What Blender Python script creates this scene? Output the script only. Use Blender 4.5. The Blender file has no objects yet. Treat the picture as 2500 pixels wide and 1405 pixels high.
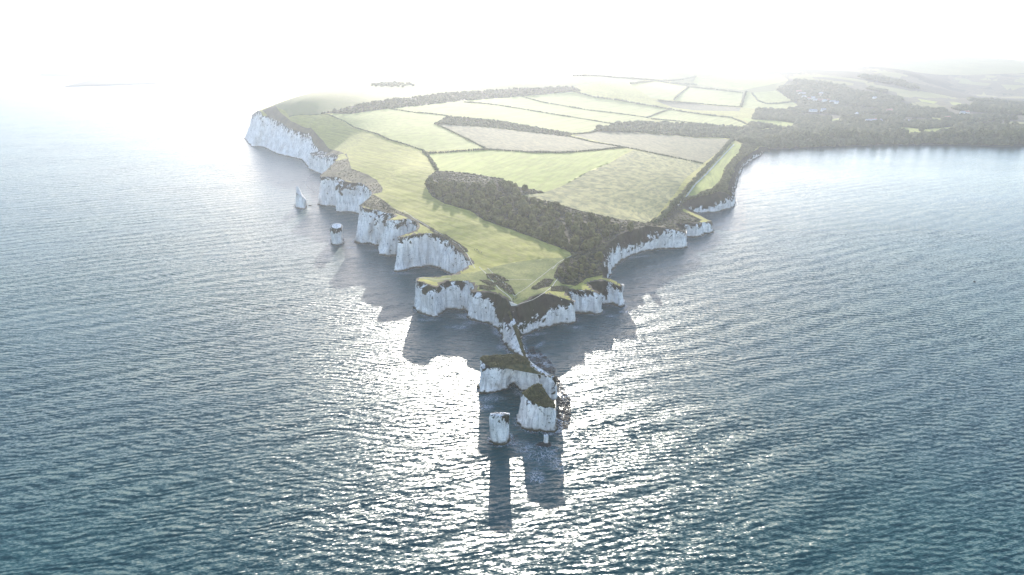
import bpy, bmesh, math, random
import numpy as np
from mathutils import Vector, noise
from mathutils.geometry import delaunay_2d_cdt
random.seed(7); np.random.seed(7)
R = math.radians
S = bpy.context.scene
C = S.collection

# ------------------------------------------------------------------ camera
CAM_H, FPX, PITCH = 190.0, 1668.0, R(18.8)
cam = bpy.data.cameras.new("camera"); camo = bpy.data.objects.new("camera", cam); C.objects.link(camo)
camo.location = (0, 0, CAM_H); camo.rotation_euler = (R(90) - PITCH, 0, 0)
cam.sensor_width = 36; cam.lens = FPX / 2500 * 36; cam.clip_start = 1; cam.clip_end = 200000
S.camera = camo
# ------------------------------------------------------------------ world, sun, exposure
SUN_EL, SUN_AZ = R(13.8), R(-1.2)          # azimuth from +Y, negative = left
w = bpy.data.worlds.new("World"); S.world = w; w.use_nodes = True
wn = w.node_tree; wn.nodes.clear()
sky = wn.nodes.new("ShaderNodeTexSky"); sky.sky_type = 'NISHITA'; sky.sun_disc = False
sky.sun_elevation = SUN_EL; sky.sun_rotation = SUN_AZ; sky.altitude = 100
sky.air_density = 1.0; sky.dust_density = 0.55; sky.ozone_density = 1.5
bg = wn.nodes.new("ShaderNodeBackground"); bg.inputs[1].default_value = 0.15
wo = wn.nodes.new("ShaderNodeOutputWorld")
tint = wn.nodes.new("ShaderNodeMix"); tint.data_type = 'RGBA'; tint.blend_type = 'MULTIPLY'; tint.inputs[0].default_value = 1; tint.inputs[7].default_value = (1.055, .985, 1.0, 1)
wn.links.new(sky.outputs[0], tint.inputs[6]); wn.links.new(tint.outputs[2], bg.inputs[0]); wn.links.new(bg.outputs[0], wo.inputs[0])
sl = bpy.data.lights.new("sun", 'SUN'); sl.energy = 3.3; sl.angle = R(0.6); sl.color = (1, 0.93, 0.82)
so = bpy.data.objects.new("sun", sl); C.objects.link(so)
sd = Vector((math.sin(SUN_AZ) * math.cos(SUN_EL), math.cos(SUN_AZ) * math.cos(SUN_EL), math.sin(SUN_EL)))
so.rotation_euler = (-sd).to_track_quat('-Z', 'Y').to_euler(); so.location = (0, 0, 400)
vs = S.view_settings; vs.view_transform = 'Standard'; vs.look = 'None'; vs.gamma = 1; vs.exposure = 1.88
cy = S.cycles
cy.max_bounces = 6; cy.diffuse_bounces = 2; cy.glossy_bounces = 2; cy.transmission_bounces = 2; cy.volume_bounces = 1
cy.sample_clamp_indirect = 4; cy.sample_clamp_direct = 0; cy.caustics_reflective = False; cy.caustics_refractive = False
cy.use_denoising = True

# ------------------------------------------------------------------ helpers
sp, cp = math.sin(PITCH), math.cos(PITCH)
def ray(px, py):
    u = (px - 1250) / FPX; v = -(py - 702.5) / FPX
    return u, cp + v * sp, -sp + v * cp
def P(px, py, z=0.0):                       # point of height z seen at a photo pixel
    a, b, c = ray(px, py); t = (z - CAM_H) / c
    return (a * t, b * t)
def PY(px, py, Y):                          # point at forward distance Y -> (x, y, z)
    a, b, c = ray(px, py); t = Y / b
    return (a * t, Y, CAM_H + c * t)
def tag(o, label=None, cat=None, group=None, kind=None):
    if label: o['label'] = label
    if cat: o['category'] = cat
    if group: o['group'] = group
    if kind: o['kind'] = kind
    return o
def mesh_obj(name, verts, faces, mats, parent=None, smooth=False, fmat=None):
    me = bpy.data.meshes.new(name); me.from_pydata([tuple(v) for v in verts], [], [tuple(f) for f in faces]); me.update()
    for m in (mats if isinstance(mats, (list, tuple)) else [mats]): me.materials.append(m)
    if fmat is not None: me.polygons.foreach_set('material_index', np.asarray(fmat, dtype=np.int32))
    if smooth: me.polygons.foreach_set('use_smooth', [True] * len(me.polygons))
    o = bpy.data.objects.new(name, me); C.objects.link(o)
    if parent: o.parent = parent
    return o
def empty(name, loc, rz=0):
    o = bpy.data.objects.new(name, None); o.location = loc; o.rotation_euler = (0, 0, rz); o.empty_display_size = .5
    C.objects.link(o); return o
def fatt(o, name, vals):
    a = o.data.attributes.new(name, 'FLOAT', 'POINT'); a.data.foreach_set('value', np.asarray(vals, dtype=np.float32))
def fbm(x, y, z, oct=3):
    return noise.fractal(Vector((x, y, z)), 1.0, 2.0, oct)
def nz(x, y, z=0.0): return noise.noise(Vector((x, y, z)))

# ------------------------------------------------------------------ materials
class NT:
    def __init__(s, name):
        s.m = bpy.data.materials.new(name); s.m.use_nodes = True; s.t = s.m.node_tree; s.t.nodes.clear()
        s.out = s.t.nodes.new("ShaderNodeOutputMaterial")
        s.geo = s.t.nodes.new("ShaderNodeNewGeometry")
    def n(s, ty, **kw):
        o = s.t.nodes.new(ty)
        for k, v in kw.items(): setattr(o, k, v)
        return o
    def l(s, a, b): s.t.links.new(a, b)
    def setv(s, sock, v):
        if hasattr(v, 'is_output') or hasattr(v, 'links'): s.l(v, sock)
        else: sock.default_value = v
    def math(s, op, a, b=0.0, c=None, clamp=False):
        o = s.n("ShaderNodeMath", operation=op); o.use_clamp = clamp
        s.setv(o.inputs[0], a); s.setv(o.inputs[1], b)
        if c is not None: s.setv(o.inputs[2], c)
        return o.outputs[0]
    def vmath(s, op, a, b=None, scale=None):
        o = s.n("ShaderNodeVectorMath", operation=op); s.setv(o.inputs[0], a)
        if b is not None: s.setv(o.inputs[1], b)
        if scale is not None: s.setv(o.inputs['Scale'], scale)
        return o.outputs[0]
    def noise(s, vec, scale, detail=3, rough=.5, dist=0.0, col=False):
        o = s.n("ShaderNodeTexNoise"); s.l(vec, o.inputs['Vector'])
        o.inputs['Scale'].default_value = scale; o.inputs['Detail'].default_value = detail
        o.inputs['Roughness'].default_value = rough; o.inputs['Distortion'].default_value = dist
        return o.outputs[1] if col else o.outputs[0]
    def ramp(s, f, stops):
        o = s.n("ShaderNodeValToRGB"); s.l(f, o.inputs[0]); e = o.color_ramp.elements
        while len(e) < len(stops): e.new(.5)
        for i, (p, c) in enumerate(stops):
            e[i].position = p; e[i].color = (c if isinstance(c, tuple) else (c, c, c)) + (1,)
        return o.outputs[0]
    def mix(s, f, a, b, mode='MIX'):
        o = s.n("ShaderNodeMix", data_type='RGBA', blend_type=mode)
        s.setv(o.inputs[0], f)
        for i, v in ((6, a), (7, b)):
            s.setv(o.inputs[i], v + (1,) if isinstance(v, tuple) and len(v) == 3 else v)
        return o.outputs[2]
    def mapping(s, vec, scale=(1, 1, 1), rot=0.0, loc=(0, 0, 0)):
        o = s.n("ShaderNodeMapping"); s.l(vec, o.inputs[0]); o.inputs['Scale'].default_value = scale
        o.inputs['Rotation'].default_value = (0, 0, rot); o.inputs['Location'].default_value = loc
        return o.outputs[0]
    def bsdf(s, col, rough=.9, spec=.2, bump=None, bstr=.5, bdist=.3, **kw):
        o = s.n("ShaderNodeBsdfPrincipled"); s.setv(o.inputs['Base Color'], col + (1,) if isinstance(col, tuple) and len(col) == 3 else col)
        s.setv(o.inputs['Roughness'], rough); o.inputs['Specular IOR Level'].default_value = spec
        if bump is not None:
            b = s.n("ShaderNodeBump"); b.inputs['Strength'].default_value = bstr; b.inputs['Distance'].default_value = bdist
            s.l(bump, b.inputs['Height']); s.l(b.outputs[0], o.inputs['Normal'])
        s.l(o.outputs[0], s.out.inputs[0]); return o

def mat_sea():
    s = NT("sea_water"); pos = s.geo.outputs['Position']
    # slopes come from vector noise at several wavelengths; crests run roughly across the view, trains cross each other
    def layer(wx, wy, rot, ax, ay, detail, dist=0.0, loc=(0, 0, 0)):
        v = s.mapping(s.mapping(pos, (1, 1, 1), rot, loc), (1 / wx, 1 / wy, 1))
        c = s.noise(v, 1.0, detail, .62, dist, col=True)
        c = s.vmath('SUBTRACT', c, (.5, .5, .5))
        return s.vmath('MULTIPLY', c, (ax, ay, 0))
    a = layer(3.0, .72, R(-14), 1.1, 1.25, 3, .25)
    b = layer(9.5, 2.0, R(9), .20, .34, 2, .3)
    c = layer(60.0, 22.0, R(-30), .14, .16, 2, .5)
    d = layer(1.6, .9, R(20), .75, .75, 2, 0)
    # two coherent trains of short waves, bent and broken by slow noise
    def train(rot, lam, amp, wob, sc):
        v = s.mapping(pos, (1, 1, 1), rot); sx = s.n("ShaderNodeSeparateXYZ"); s.l(v, sx.inputs[0])
        ph = s.math('MULTIPLY_ADD', s.noise(s.mapping(pos, (sc * .6, sc, 1), rot), 1.0, 2, .5), wob, s.math('MULTIPLY', sx.outputs[1], 6.283 / lam))
        en = s.noise(s.mapping(pos, (sc * 1.7, sc * 2.5, 1), rot, (9, 4, 0)), 1.0, 2, .5)
        m = s.math('MULTIPLY', s.math('COSINE', ph), s.math('MULTIPLY', s.math('POWER', en, 2.0), amp * 4))
        o = s.n("ShaderNodeCombineXYZ"); s.l(s.math('MULTIPLY', m, math.sin(rot)), o.inputs[0]); s.l(s.math('MULTIPLY', m, math.cos(rot)), o.inputs[1])
        return o.outputs[0]
    e = s.vmath('ADD', train(R(-11), 3.4, .11, 30, .036), train(R(14), 4.9, .08, 26, .028))
    e = s.vmath('ADD', e, train(R(-28), 17.0, .07, 16, .012))
    g = s.noise(s.mapping(pos, (1 / 160, 1 / 90, 1), R(-20)), 1.0, 3, .55, .6)
    # the open water off the point is rougher than the sheltered bays behind it
    py = s.n("ShaderNodeSeparateXYZ"); s.l(pos, py.inputs[0])
    lee = s.n("ShaderNodeMapRange"); s.l(py.outputs[1], lee.inputs[0]); lee.interpolation_type = 'SMOOTHSTEP'
    for i, v in enumerate((430.0, 1150.0, 1.0, .36)): lee.inputs[i + 1].default_value = v
    kx = s.n("ShaderNodeMapRange"); s.l(py.outputs[0], kx.inputs[0])
    for i, v in enumerate((-350.0, 80.0, .42, 1.0)): kx.inputs[i + 1].default_value = v
    calm = s.math('SUBTRACT', 1.0, s.math('MULTIPLY', s.math('SUBTRACT', 1.0, lee.outputs[0]), kx.outputs[0]))
    gm = s.math('MULTIPLY', s.math('MULTIPLY_ADD', g, 1.7, .15), calm)
    t = s.vmath('ADD', s.vmath('ADD', a, b), s.vmath('ADD', s.vmath('ADD', c, e), d))
    t = s.vmath('SCALE', t, scale=gm)
    nrm = s.vmath('NORMALIZE', s.vmath('ADD', t, (0, 0, 1)))
    dk = s.noise(s.mapping(pos, (1 / 300, 1 / 220, 1)), 1.0, 2)
    col = s.mix(dk, (.0004, .034, .046), (.0004, .058, .050))
    p = s.n("ShaderNodeBsdfPrincipled"); s.l(col, p.inputs['Base Color'])
    s.l(s.math('MULTIPLY_ADD', calm, .20, .13), p.inputs['Roughness']); p.inputs['IOR'].default_value = 1.34
    p.inputs['Specular IOR Level'].default_value = .42
    s.l(nrm, p.inputs['Normal']); s.l(p.outputs[0], s.out.inputs[0])
    return s.m
def mat_field(name, c1, c2, c3=None, sc=.02, stripe=None, patch=None):
    s = NT(name); pos = s.geo.outputs['Position']
    n1 = s.noise(pos, sc, 4, .6, .4); n2 = s.noise(pos, sc * 12, 4, .65)
    col = s.mix(s.ramp(n1, [(.36, 0.0), (.64, 1.0)]), c1, c2)
    if c3: col = s.mix(s.math('MULTIPLY', s.ramp(n2, [(.42, 0.0), (.68, 1.0)]), .7), col, c3)
    if stripe:
        rot, wid, amt = stripe
        v = s.mapping(s.mapping(pos, (1, 1, 1), rot), (1 / wid, 1 / (wid * 25), 1))
        st = s.noise(v, 1.0, 3, .6, .3)
        col = s.mix(amt, col, s.mix(s.ramp(st, [(.38, 0.0), (.62, 1.0)]), tuple(x * .55 for x in c1), tuple(min(1, x * 1.4) for x in c2)))
    fine = s.noise(pos, .7, 4, .7)
    s.bsdf(col, .95, .1, bump=fine, bstr=.5, bdist=.5)
    return s.m
def mat_chalk():
    s = NT("chalk_cliff"); pos = s.geo.outputs['Position']
    vt = s.n("ShaderNodeAttribute", attribute_name="vt").outputs['Fac']
    z = s.n("ShaderNodeSeparateXYZ"); s.l(pos, z.inputs[0]); z = z.outputs[2]
    big = s.noise(pos, .06, 4, .6); stv = s.mapping(pos, (.40, .40, .045)); streak = s.noise(stv, 1.0, 5, .68, .4)
    bed = s.noise(s.mapping(pos, (.02, .02, .62)), 1.0, 3, .6, .15)
    grain = s.noise(pos, .9, 5, .7)
    col = s.mix(s.ramp(streak, [(.36, 0.0), (.54, 1.0)]), (.47, .46, .45), (.90, .875, .84))
    col = s.mix(s.math('MULTIPLY', s.ramp(big, [(.44, 0.0), (.62, 1.0)]), .6), col, (.47, .445, .42))
    col = s.mix(s.math('MULTIPLY', s.ramp(s.math('ABSOLUTE', s.math('SUBTRACT', bed, .5)), [(.0, 1.0), (.018, 0.0)]), .55), col, (.33, .32, .31))
    crack = s.noise(s.mapping(pos, (.9, .9, .16)), 1.0, 3, .6)
    col = s.mix(s.ramp(s.math('ABSOLUTE', s.math('SUBTRACT', crack, .5)), [(.0, .55), (.022, 0.0)]), col, (.20, .20, .20))
    tuft = s.noise(pos, .33, 5, .72)
    tm = s.ramp(s.math('MULTIPLY_ADD', big, .30, s.math('MULTIPLY', tuft, .93)), [(.74, 0.0), (.76, 1.0)])
    col = s.mix(tm, col, (.045, .050, .030))
    # brown weed band at the waterline
    zb = s.math('MULTIPLY_ADD', s.noise(pos, .25, 4, .6), 3.2, z)
    wb = s.ramp(s.math('DIVIDE', zb, 10.0), [(.27, 1.0), (.36, 0.0)])
    zc = s.math('MULTIPLY_ADD', s.noise(pos, .18, 3, .6), 7.0, z)
    wc = s.ramp(s.math('DIVIDE', zc, 20.0), [(.20, .5), (.34, 0.0)])
    col = s.mix(wc, col, (.42, .34, .24))
    col = s.mix(wb, col, (.075, .065, .040))
    vn = s.noise(pos, .16, 6, .70, .5)
    vm = s.ramp(s.math('MULTIPLY_ADD', s.math('SUBTRACT', vn, .5), 2.0, vt), [(.485, 0.0), (.52, 1.0)])
    vcol = s.mix(s.noise(pos, .5, 4, .7), (.014, .013, .010), (.055, .048, .030))
    vcol = s.mix(s.ramp(s.noise(pos, .05, 2), [(.4, 0.0), (.6, .6)]), vcol, (.045, .050, .022))
    col = s.mix(vm, col, vcol)
    bmp = s.math('ADD', s.math('MULTIPLY', streak, 1.2), s.math('MULTIPLY', grain, .7))
    s.bsdf(col, .95, .1, bump=bmp, bstr=.8, bdist=.9)
    return s.m
def mat_foliage(name, c1, c2, trans=.25):
    s = NT(name); pos = s.geo.outputs['Position']
    n1 = s.noise(pos, .22, 4, .62); n2 = s.noise(pos, .06, 2, .5)
    oi = s.n("ShaderNodeObjectInfo").outputs['Random']
    col = s.mix(s.ramp(n1, [(.44, 0.0), (.62, 1.0)]), c1, c2)
    col = s.mix(s.math('MULTIPLY', n2, .5), col, tuple(min(1, x * 1.5) for x in c2))
    col = s.mix(s.math('MULTIPLY', oi, .4), col, (.075, .075, .028))
    d = s.bsdf(col, .9, .12, bump=n1, bstr=1.0, bdist=.8)
    t = s.n("ShaderNodeBsdfTranslucent"); s.l(s.mix(.5, col, (.20, .22, .05)), t.inputs[0])
    m = s.n("ShaderNodeMixShader"); m.inputs[0].default_value = trans
    s.l(d.outputs[0], m.inputs[1]); s.l(t.outputs[0], m.inputs[2]); s.l(m.outputs[0], s.out.inputs[0])
    return s.m
def mat_plain(name, col, rough=.8, var=.3, sc=2.0):
    s = NT(name); n1 = s.noise(s.geo.outputs['Position'], sc, 3, .6)
    s.bsdf(s.mix(n1, tuple(x * (1 - var) for x in col), tuple(min(1, x * (1 + var)) for x in col)), rough, .3)
    return s.m
M_SEA = mat_sea(); M_CHALK = mat_chalk()
M_GRASS = mat_field("meadow_grass", (.205, .205, .036), (.30, .275, .062), (.34, .29, .11), .013, (R(-38), 5, .35))
M_TIPGRASS = mat_field("rough_turf", (.135, .155, .038), (.24, .24, .07), (.085, .085, .035), .05)
M_PALE = mat_field("pale_pasture", (.25, .26, .075), (.31, .31, .10), (.28, .26, .10), .006, (R(30), 10, .25))
M_BRIGHT = mat_field("bright_pasture", (.21, .245, .05), (.28, .30, .07), (.30, .28, .09), .012, (R(20), 8, .28))
M_TAN = mat_field("rough_tan_field", (.105, .115, .04), (.25, .225, .09), (.16, .19, .055), .03, (R(-42), 12, .55))
M_PLOUGH = mat_field("ploughed_field", (.125, .112, .06), (.18, .165, .085), (.15, .145, .07), .02, (R(-30), 5, .45))
M_HEATH = mat_field("cliff_top_heath", (.085, .075, .045), (.16, .14, .07), (.05, .042, .030), .05)
M_DARKVEG = mat_field("dead_bracken", (.055, .042, .035), (.11, .085, .06), (.07, .07, .035), .09)
M_WOODFLOOR_HILLSHADE = mat_field("wood_floor_and_hill_shade", (.028, .030, .014), (.06, .055, .026), (.04, .035, .018), .03)
M_HILL = mat_field("down_grass", (.15, .155, .05), (.20, .20, .07), (.20, .18, .09), .01)
M_PATH = mat_plain("chalk_path", (.42, .40, .32), .95, .15, .4)
M_BARK = mat_plain("bark", (.10, .08, .06))
M_FOLI = mat_foliage("scrub_foliage", (.030, .034, .012), (.20, .18, .06), .35)
M_FOLI2 = mat_foliage("wood_foliage", (.032, .044, .016), (.15, .15, .055), .25)
M_FOLI3 = mat_foliage("dry_foliage", (.045, .042, .020), (.15, .13, .06), .2)
M_ROCK = mat_plain("weedy_rock", (.032, .030, .024), .8, .6, .8)
# ------------------------------------------------------------------ coast survey
# (base px, base py, rim px, rim py, rim height or None = vertical cliff, share of the face that is overgrown)
ST = [
 ('w',-9000,16000,40),('w',-6000,9500,60),
 (96,189,100,182,None,.6),(150,190,160,184,None,.6),(250,191,260,187,None,.8),(200,203,205,200,None,.8),(154,213,160,210,None,.8),
 (260,210,262,207,None,.8),(374,206,380,203,None,.8),(403,201,405,198,None,.8),(528,198,528,196,None,.8),(672,198,672,196,None,.8),
 (780,202,780,200,None,.8),('w',-900,4700,10),('w',200,4500,10),('w',500,4000,20),('w',0,3300,40),
 ('w',-270,2560,70),
 (None,0,800,215,104,.1),(None,0,700,244,91,.1),(None,0,650,263,80,.1),
 (596,338,616,281,54,.05),(603,347,624,273,None,.05),(616,360,640,269,None,.08),
 (630,359,655,287,None,.07),(645,361,664,294,None,.08),(662,370,685,300,None,.08),(679,378,703,311,None,.08),(695,381,716,314,None,.1),(710,385,735,325,None,.1),
 (728,388,746,331,None,.12),(738,392,758,338,None,.1),(745,402,770,357,None,.1),(753,412,790,371,None,.12),(None,0,826,379,43,.25),(None,0,818,396,42,.1),(None,0,800,412,41,.1),
 (776,500,780,430,None,.02),(782,503,786,431,None,.02),(796,504,805,432,None,.03),(823,507,828,436,None,.06),(823,519,843,441,None,.2),(834,519,856,446,None,.35),(846,519,868,447,None,.05),(858,519,884,450,None,.05),(None,0,898,457,38,.08),
 (None,0,909,473,38,.08),(None,0,900,484,38,.05),(None,0,890,493,38,.05),
 (863,590,877,503,37,.05),(870,595,888,506,None,.05),(886,597,905,510,None,.04),(900,595,925,518,None,.03),(912,600,942,521,None,.12),(None,0,957,521,36,.15),(None,0,966,529,36,.1),(None,0,954,533,36,.05),
 (922,612,938,543,33,.03),(925,622,945,539,None,.02),(938,627,960,536,None,.02),(952,627,980,535,None,.02),(None,0,998,537,35,.02),(None,0,1013,541,35,.02),(None,0,1021,550,35,.02),(None,0,1014,562,34,.02),(None,0,1000,569,33,.02),(None,0,984,574,32,.02),
 (959,663,968,584,None,.03),(970,665,978,578,None,.05),(987,662,997,575,None,.03),(1004,657,1020,570,None,.05),(1021,654,1042,570,None,.02),(1042,651,1066,572,None,.10),(1064,653,1088,585,28,.06),(1080,659,1108,601,27,.04),(1092,665,1128,620,26.5,.03),(1103,671,1146,636,26,.03),(1110,674,1147,646,25,.03),(None,0,1128,660,24,.02),
 (None,0,1107,670,23.3,.02),(None,0,1064,676,23,.02),(None,0,1030,677,22.5,.02),
 (1014,748,1014,682,None,.02),(1017,758,1020,684,None,.04),(1034,767,1042,694,None,.2),(1049,774,1058,701,None,.28),(1064,774,1068,702,None,.24),(1077,764,1075,695,None,.16),(1092,756,1092,688,None,.2),(1112,757,1115,686,None,.18),(1132,757,1140,686,None,.04),(1141,759,1157,695,23,.04),(1142,765,1155,705,22.5,.03),
 (1141,776,1145,713,None,.03),(1150,782,1156,713,None,.12),(1166,785,1172,713,None,.14),(1185,789,1195,715,None,.16),(1203,792,1212,719,None,.45),(1210,800,1222,723,22.5,.62),(1217,808,1232,730,22,.75),(1226,818,1240,737,21.5,.78),
 (1235,830,1244,742,20.5,.85),(1246,838,1247,748,19.5,.5),(1256,836,1252,751,19,.3),(1264,827,1256,749,19.5,.5),
 (1272,817,1262,747,21,.7),(1282,816,1276,740,22,.72),(1297,809,1292,733,23,.70),(1313,805,1308,724,23,.66),(1329,800,1325,717,23.5,.58),(1346,796,1345,718,23,.45),(1363,792,1364,724,21,.30),(1380,792,1380,732,None,.22),(1394,793,1394,739,None,.16),(1404,788,1402,742,17,.08),
 (1406,776,1403,737,17.5,.05),(None,0,1396,728,18.5,.2),(None,0,1384,719,19,.3),
 (1395,764,1385,711,None,.3),(1408,765,1399,707,None,.14),(1420,766,1417,706,None,.05),(1440,767,1437,710,None,.04),(1456,770,1456,717,None,.06),(1466,767,1463,721,16.5,.05),(1468,760,1464,714,17,.1),(None,0,1450,706,18.5,.5),
 (1456,748,1436,693,None,.7),(1468,744,1450,690,None,.75),(1480,743,1466,686,None,.6),(1492,744,1484,687,None,.12),(1506,748,1500,694,None,.04),(1519,752,1515,700,None,.04),(1524,749,1522,700,None,.04),(1524,735,1517,694,17,.05),(None,0,1498,685,18,.5),(None,0,1480,677,19,.7),
 (1484,680,1467,668,20,.7),(1486,676,1466,650,21.5,.35),(1490,662,1470,625,23,.3),(1500,651,1478,606,24.5,.35),(1517,638,1494,588,25.5,.45),(1532,631,1510,574,26,.6),(1548,623,1530,566,26.5,.68),(1568,616,1556,558,26.5,.62),(1590,613,1582,552,None,.55),(1612,610,1606,552,None,.30),(1630,609,1626,558,None,.18),(1650,608,1646,563,None,.08),(1664,609,1662,567,None,.03),(1674,605,1673,570,None,.03),(1678,592,1674,563,17,.05),(None,0,1658,557,20,.4),
 (1672,580,1645,550,None,.4),(1682,581,1658,546,None,.18),(1695,580,1680,543,None,.2),(1709,579,1700,543,None,.16),(1716,576,1712,546,None,.08),(1719,572,1716,545,None,.1),(1728,572,1722,538,None,.1),(1736,569,1733,540,None,.4),(1737,560,1738,545,None,.4),(None,0,1728,533,13,.5),
 (1700,526,1670,512,14,.8),(1684,523,1664,497,18,.6),(1700,522,1680,488,None,.62),(1722,521,1706,481,None,.66),(1744,520,1732,474,None,.60),(1754,518,1748,470,None,.55),(1770,513,1764,468,None,.45),(1788,507,1780,474,None,.25),(1794,498,1788,486,None,.1),
 (1790,483,1774,462,17,.7),(1793,463,1778,442,16,.8),(1799,446,1785,428,15,.8),(1806,425,1792,408,15,.75),(1812,410,1800,396,15,.7),(1826,398,1815,384,14,.7),(1842,389,1832,374,14,.6),(1858,380,1848,366,13,.8),
 (1866,370,1856,357,12,.9),(1885,366,1878,361,None,1),(1972,362,1970,358,None,1),(2068,358,2066,354,None,1),(2164,355,2163,351,None,1),(2260,354,2260,350,None,1),(2380,356,2380,351,None,1),(2452,360,2452,355,None,1),(2500,357,2502,352,None,1),(2700,366,2702,360,None,1),(3000,372,3002,366,None,1),
 ('w',4500,1500,15),('w',16000,1800,30),('w',16000,16000,60),
]
stn = []
for s in ST:
    if s[0] != 'w' and s[-1] < .07: s = s[:-1] + (.07,)
    if s[0] == 'w': stn.append([s[1], s[2], s[1], s[2], s[3], .9]); continue
    xb, yb, xt, yt, h, vf = s
    if xb is None:
        x, y = P(xt, yt, h); stn.append([None, None, x, y, h, vf])
    else:
        bx, by = P(xb, yb)
        if h is None: x, y, h = PY(xt, yt, by + 2.5 + by * .002)
        else: x, y = P(xt, yt, h)
        stn.append([bx, by, x, y, h, vf])
for i, s in enumerate(stn):                 # hidden bases: 3 m outward of the rim (outward = left of travel is land? computed from neighbours)
    if s[0] is None:
        a = stn[i - 1]; b = stn[(i + 1) % len(stn)]
        tx, ty = b[2] - a[2], b[3] - a[3]; L = math.hypot(tx, ty) or 1
        s[0] = s[2] + ty / L * 3; s[1] = s[3] - tx / L * 3
# travel runs from the far left round the tip to the far right: the sea lies to the right-hand side (ty, -tx)
def resample():
    out = []
    n = len(stn)
    for i in range(n - 1):
        a, b = stn[i], stn[i + 1]
        D = .5 * (math.hypot(a[2], a[3]) + math.hypot(b[2], b[3]))
        step = max(.9, min(D * .0022, 12)) if D < 2500 else 60 if D < 8000 else 900
        L = max(math.hypot(b[2] - a[2], b[3] - a[3]), math.hypot(b[0] - a[0], b[1] - a[1]))
        m = max(1, int(L / step))
        for j in range(m):
            t = j / m
            out.append([a[k] + (b[k] - a[k]) * t for k in range(6)])
    out.append(list(stn[-1]))
    return out
col_ = resample()
A = np.array(col_)
# soften the corners of the survey, then roughen the rim
def smooth(v, it):
    v = v.copy()
    for _ in range(it): v[1:-1] = .25 * v[:-2] + .5 * v[1:-1] + .25 * v[2:]
    return v
dist = np.hypot(A[:, 2], A[:, 3]); near = dist < 2500
B = A.copy()
for k in range(6): B[:, k] = np.where(near, smooth(A[:, k], 3), A[:, k])
A = B
seg = np.hypot(np.diff(A[:, 2], prepend=A[0, 2]), np.diff(A[:, 3], prepend=A[0, 3]))
arc = np.cumsum(np.minimum(seg, 15))
T = np.zeros((len(A), 2)); T[1:-1] = A[2:, 2:4] - A[:-2, 2:4]; T[0] = T[1]; T[-1] = T[-2]
for k in (0, 1): T[:, k] = smooth(T[:, k], 6)
Ln = np.hypot(T[:, 0], T[:, 1])[:, None]; T /= np.maximum(Ln, 1e-6)
OUT = np.stack([T[:, 1], -T[:, 0]], 1)
for i in range(len(A)):
    if dist[i] < 2500:
        a_ = min(1.0, .5 + dist[i] / 1200)
        d = a_ * (1.3 * fbm(A[i, 2] * .16, A[i, 3] * .16, 3, 3) + .8 * fbm(A[i, 2] * .6, A[i, 3] * .6, 9, 2))
        A[i, 2] += OUT[i, 0] * d; A[i, 3] += OUT[i, 1] * d
RIM = A[:, 2:4].copy()
def tcoord(x, y):
    return np.arctan2(x, y) * 3.0, np.log(np.hypot(x, y)) * 2.0

# ------------------------------------------------------------------ height of the land
CP = [(1250,722,23),(1240,650,27),(1200,600,31),(1150,550,35.5),(1400,620,26),(1100,500,40.5),(1000,420,50),(900,330,63),(760,290,76),(700,262,86),
 (1050,375,53),(1330,468,37),(1590,543,22),(1500,520,28),(1450,580,26.5),(1430,650,23),(1380,690,21),(1790,345,22),(1815,360,18),(1700,400,26),(1530,365,42),(1190,366,55),(1400,325,52),(1070,295,77),(830,275,82),
 (1650,490,22),(1740,430,21),(1230,437,44),(1250,530,35),(1050,460,45),
 (1640,265,52),(1450,290,60),(1900,320,12),(1850,240,42),(2000,260,24),(2300,320,8),(2200,345,4),(2470,340,4),(2100,340,5),(2200,270,18),(2450,270,14),(2300,215,34),(2480,215,30),
 (1500,205,112)]
SKY = [(1150,250,1520,None),(1250,200,1850,None),(1100,215,1780,None),(950,225,1720,None),(1300,225,1750,None),(1400,240,1750,None),(1300,262,1560,None),(930,203,1960,118),(1060,196,1990,None),(1250,187,2050,None),(1380,172,2350,None),(1500,154,2900,None),(1600,142,3300,None),(1700,132,3800,None),(1850,124,4500,None),(2000,124,5000,None),(2200,130,5500,None),(2350,140,6000,None),(2500,160,6500,None),(2800,165,7000,None),
 (1650,190,2700,None),(1800,170,3300,None),(2000,190,3000,None),(2000,165,3900,None),(2250,180,3600,None),(2250,160,4500,None),(2450,190,4000,None),
 (307,148,7500,None),(192,157,7000,None),(450,147,7800,None),(700,147,7800,None),(300,185,6000,None),(300,200,5200,20),(500,180,6500,None),(700,175,7000,None),(900,150,7500,None),(1000,190,6000,None)]
cx, cy_, ch = [], [], []
for px, py, h in CP:
    x, y = P(px, py, h); cx.append(x); cy_.append(y); ch.append(h)
for px, py, D, h in SKY:
    x, y, z = PY(px, py, D); cx.append(x); cy_.append(y); ch.append(min(z, 235) if h is None else h)
for px, D, h in ((1250,2900,20),(1100,2900,30),(950,2700,20),(1380,3400,40),(1500,4200,60),(1700,5500,100),(1900,6500,130),(2100,7500,120),(2400,8500,90),(1500,8000,60),(1000,9000,80)):
    cx.append((px - 1250) / FPX * D * 1.05); cy_.append(D); ch.append(h)
idx = list(range(0, len(A), 9))
cx = np.array(cx + list(A[idx, 2])); cy_ = np.array(cy_ + list(A[idx, 3])); ch = np.array(ch + list(A[idx, 4]))
cu, cv = tcoord(cx, cy_)
def tk(r2): return np.where(r2 > 1e-12, .5 * r2 * np.log(np.maximum(r2, 1e-12)), 0)
K = tk((cu[:, None] - cu[None]) ** 2 + (cv[:, None] - cv[None]) ** 2) + np.eye(len(cu)) * 2e-3
Q = np.stack([np.ones_like(cu), cu, cv], 1)
M_ = np.block([[K, Q], [Q.T, np.zeros((3, 3))]])
sol = np.linalg.solve(M_, np.concatenate([ch, np.zeros(3)]))
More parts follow.
